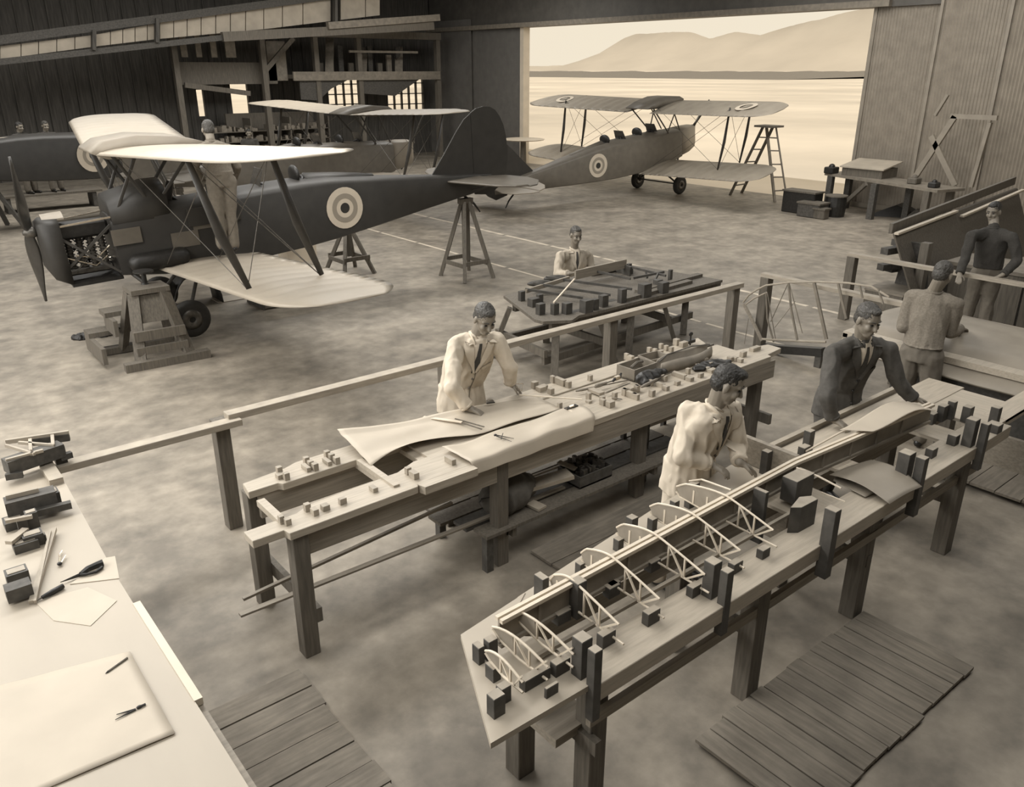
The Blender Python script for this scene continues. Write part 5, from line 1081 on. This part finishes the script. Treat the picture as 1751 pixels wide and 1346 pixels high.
# 2: white coat at the wing jig
f_ = V((.06, -1, 0)); pel = V((3.98, 3.0, .95)); hd = P(1245, 657, 1.61)
person('young man in a white coat and tie working with both hands at the wing jig', f_, hd, (.50, -.75, -.42), P(1224, 693, 1.45), P(1212, 722, 1.32)+V((0, .03, 0)), pel,
       [P(1178, 704, 1.385), P(1250, 702, 1.385)], [P(1168, 782, 1.14), P(1262, 764, 1.12)], [P(1212, 792, 1.07), P(1264, 790, 1.08)], [P(1243, 808, 1.03), P(1280, 798, 1.04)],
       [V((3.88, 3.02, .5)), V((4.10, 3.02, .5))], [V((3.86, 3.1, .08)), V((4.12, 3.08, .08))], hair='hair', leg='coat', hairtop=.006)
# 3: dark suit
f_ = V((-.42, -.90, 0)); hd = P(1484, 547, 1.69); nk = P(1474, 578, 1.52); chs = P(1468, 606, 1.38)+V((.03, .03, 0)); pel = V((chs.x+.06, chs.y+.12, .97))
person('older man in a dark suit and tie resting both hands on the wing jig', f_, hd, (-.30, -.88, -.30), nk, chs, pel,
       [P(1424, 606, 1.42), P(1518, 598, 1.42)], [P(1415, 678, 1.17), P(1535, 652, 1.17)], [P(1424, 716, .99), P(1562, 682, 1.03)], [P(1440, 726, .965), P(1586, 686, 1.0)],
       [V((pel.x-.1, pel.y, .5)), V((pel.x+.12, pel.y, .5))], [V((pel.x-.12, pel.y+.03, .08)), V((pel.x+.14, pel.y+.05, .08))], top='suit', leg='suit', style='suit', hair='hairm')
# 4: man in jumper, back turned
f_ = V((.92, .10, 0)); hd = P(1612, 470, 1.66); nk = P(1598, 497, 1.50); chs = P(1592, 525, 1.34); pel = P(1577, 598, .95)
person('man in a knitted jumper seen from behind bending over the covering bench', f_, hd, (.85, -.05, -.35), nk, chs, pel,
       [P(1634, 520, 1.40), P(1558, 508, 1.40)], [P(1626, 568, 1.12), P(1545, 558, 1.14)], [P(1640, 562, 1.0), P(1580, 560, 1.0)], [P(1655, 562, .97), P(1600, 558, .97)],
       [V((pel.x+.04, pel.y-.13, .5)), V((pel.x+.0, pel.y+.10, .5))], [V((pel.x+.0, pel.y-.14, .08)), V((pel.x-.05, pel.y+.12, .08))], top='jumper', leg='trous', style='jumper', hair='hairm')
# 5: dark jumper standing beyond the rail
f_ = V((-.86, -.45, 0)); hd = P(1699, 362, 1.70); nk = P(1699, 388, 1.52); chs = P(1697, 410, 1.36); pel = V((chs.x+.05, chs.y, .95))
person('man in a dark jumper standing beyond the rails at the right picture edge', f_, hd, (-.85, .0, -.2), nk, chs, pel,
       [P(1662, 404, 1.42), P(1733, 408, 1.42)], [P(1650, 440, 1.16), P(1740, 445, 1.16)], [P(1641, 468, .98), P(1715, 470, 1.0)], [P(1639, 482, .90), P(1700, 476, .95)],
       [V((pel.x-.05, pel.y+.1, .5)), V((pel.x-.02, pel.y-.1, .5))], [V((pel.x-.04, pel.y+.13, .08)), V((pel.x, pel.y-.13, .08))], top='djumper', leg='trous', style='jumper', vox=.012)
# 6: seated worker behind the dark trestle table
f_ = V((-.30, -.95, 0)); Y6 = 8.42; hd = PY(985, 402, Y6-.08); pel = V((PY(982, 460, Y6).x, Y6+.08, .50)); nk = PY(982, 425, Y6); chs = PY(981, 446, Y6+.02)
person('worker in a pale overall sitting behind the dark trestle table', f_, hd, (-.25, -.95, -.25), nk, chs, pel,
       [PY(958, 438, Y6), PY(1005, 436, Y6)], [PY(953, 468, Y6-.05), PY(1012, 462, Y6-.1)], [PY(972, 468, Y6-.28), PY(1002, 464, Y6-.28)], [PY(984, 466, Y6-.33), PY(992, 464, Y6-.33)],
       [V((pel.x-.12, pel.y-.42, .50)), V((pel.x+.12, pel.y-.42, .50))], [V((pel.x-.12, pel.y-.40, .08)), V((pel.x+.12, pel.y-.40, .08))], top='coatg', leg='trous', style='coat', vox=.011, hair='hairm')
t = thing('stool', 'plain wooden stool under the seated worker', 'stool', (pel.x, pel.y+.02, 0)); ob('seat', MB().box(-.17, .17, -.15, .15, .36, .40), 'leg', t)
for sx in (-1, 1):
    for sy in (-1, 1): ob('leg', MB().beam((sx*.16, sy*.14, 0), (sx*.12, sy*.1, .37), .035, .035), 'leg', t)
# 7: mechanic standing on the lower wing
f_ = V((.1, .99, 0)); YW = 10.95; zf = PY(385, 430, YW).z
fx = PY(385, 430, YW).x
pel = PY(378, 305, YW+.05); chs = PY(366, 262, YW+.18); nk = PY(360, 240, YW+.28); hd = PY(356, 222, YW+.36)
person('mechanic in pale trousers standing on the lower wing of the dark biplane', f_, hd, (.1, .95, -.3), nk, chs, pel,
       [PY(392, 256, YW+.2), PY(342, 256, YW+.2)], [PY(405, 285, YW+.2), PY(332, 285, YW+.25)], [PY(400, 305, YW+.4), PY(345, 305, YW+.45)], [PY(398, 312, YW+.5), PY(350, 310, YW+.55)],
       [PY(394, 368, YW+.0), PY(372, 366, YW+.0)], [PY(400, 420, YW-.05), PY(380, 420, YW-.05)], top='jumper', leg='khaki', style='jumper', vox=.011, hair='hairm')
def stander(label, base, f_, top, leg, hair='hair', g=None, h=1.0):
    b_ = V(base); b_.z = base[2] if len(base) > 2 else 0; f_ = nrm(f_); l = V((-f_.y, f_.x, 0)); Z = lambda z, s=0, f=0: b_+V((0, 0, z*h))+l*s+f_*f
    return person(label, f_, Z(1.62, 0, .04), f_-V((0, 0, .2)), Z(1.47), Z(1.32), Z(.93), [Z(1.4, -.18), Z(1.4, .18)], [Z(1.12, -.24, .05), Z(1.12, .24, .05)], [Z(.98, -.2, .26), Z(.98, .2, .26)], [Z(.96, -.16, .36), Z(.96, .16, .36)],
           [Z(.5, -.1), Z(.5, .1)], [Z(.08, -.11), Z(.08, .11)], top=top, leg=leg, style='jumper', vox=.014, hair=hair)
q = P(425, 228, 1.62); stander('dark haired mechanic whose head shows above the near upper wing of the dark biplane', (q.x, q.y, 0), (-.3, -1, 0), 'djumper', 'trous')
q = PY(76, 214, 24.2); zp = q.z-1.64
stander('bareheaded man leaning over the wingless fuselage at the far left', (q.x, q.y, zp), (.2, -1, 0), 'suit', 'trous', 'hairm')
q2 = PY(30, 212, 24.2); stander('man at the left picture edge behind the wingless fuselage', (q2.x, q2.y, zp), (.5, -.8, 0), 'djumper', 'trous')
t = thing('staging', 'low plank staging behind the wingless fuselage at the far left', 'staging', (q.x-.2, 24.2, 0)); ob('plank', MB().box(-1.2, 1.2, -.3, .3, zp-.05, zp), 'leg', t)
for sx in (-1, 1): ob('support', MB().box(sx*1.0-.05, sx*1.0+.05, -.28, .28, 0, zp-.05), 'ldark', t)
for o in list(bpy.data.objects):
    if o.type == 'MESH' and not o.users_collection: bpy.data.objects.remove(o)
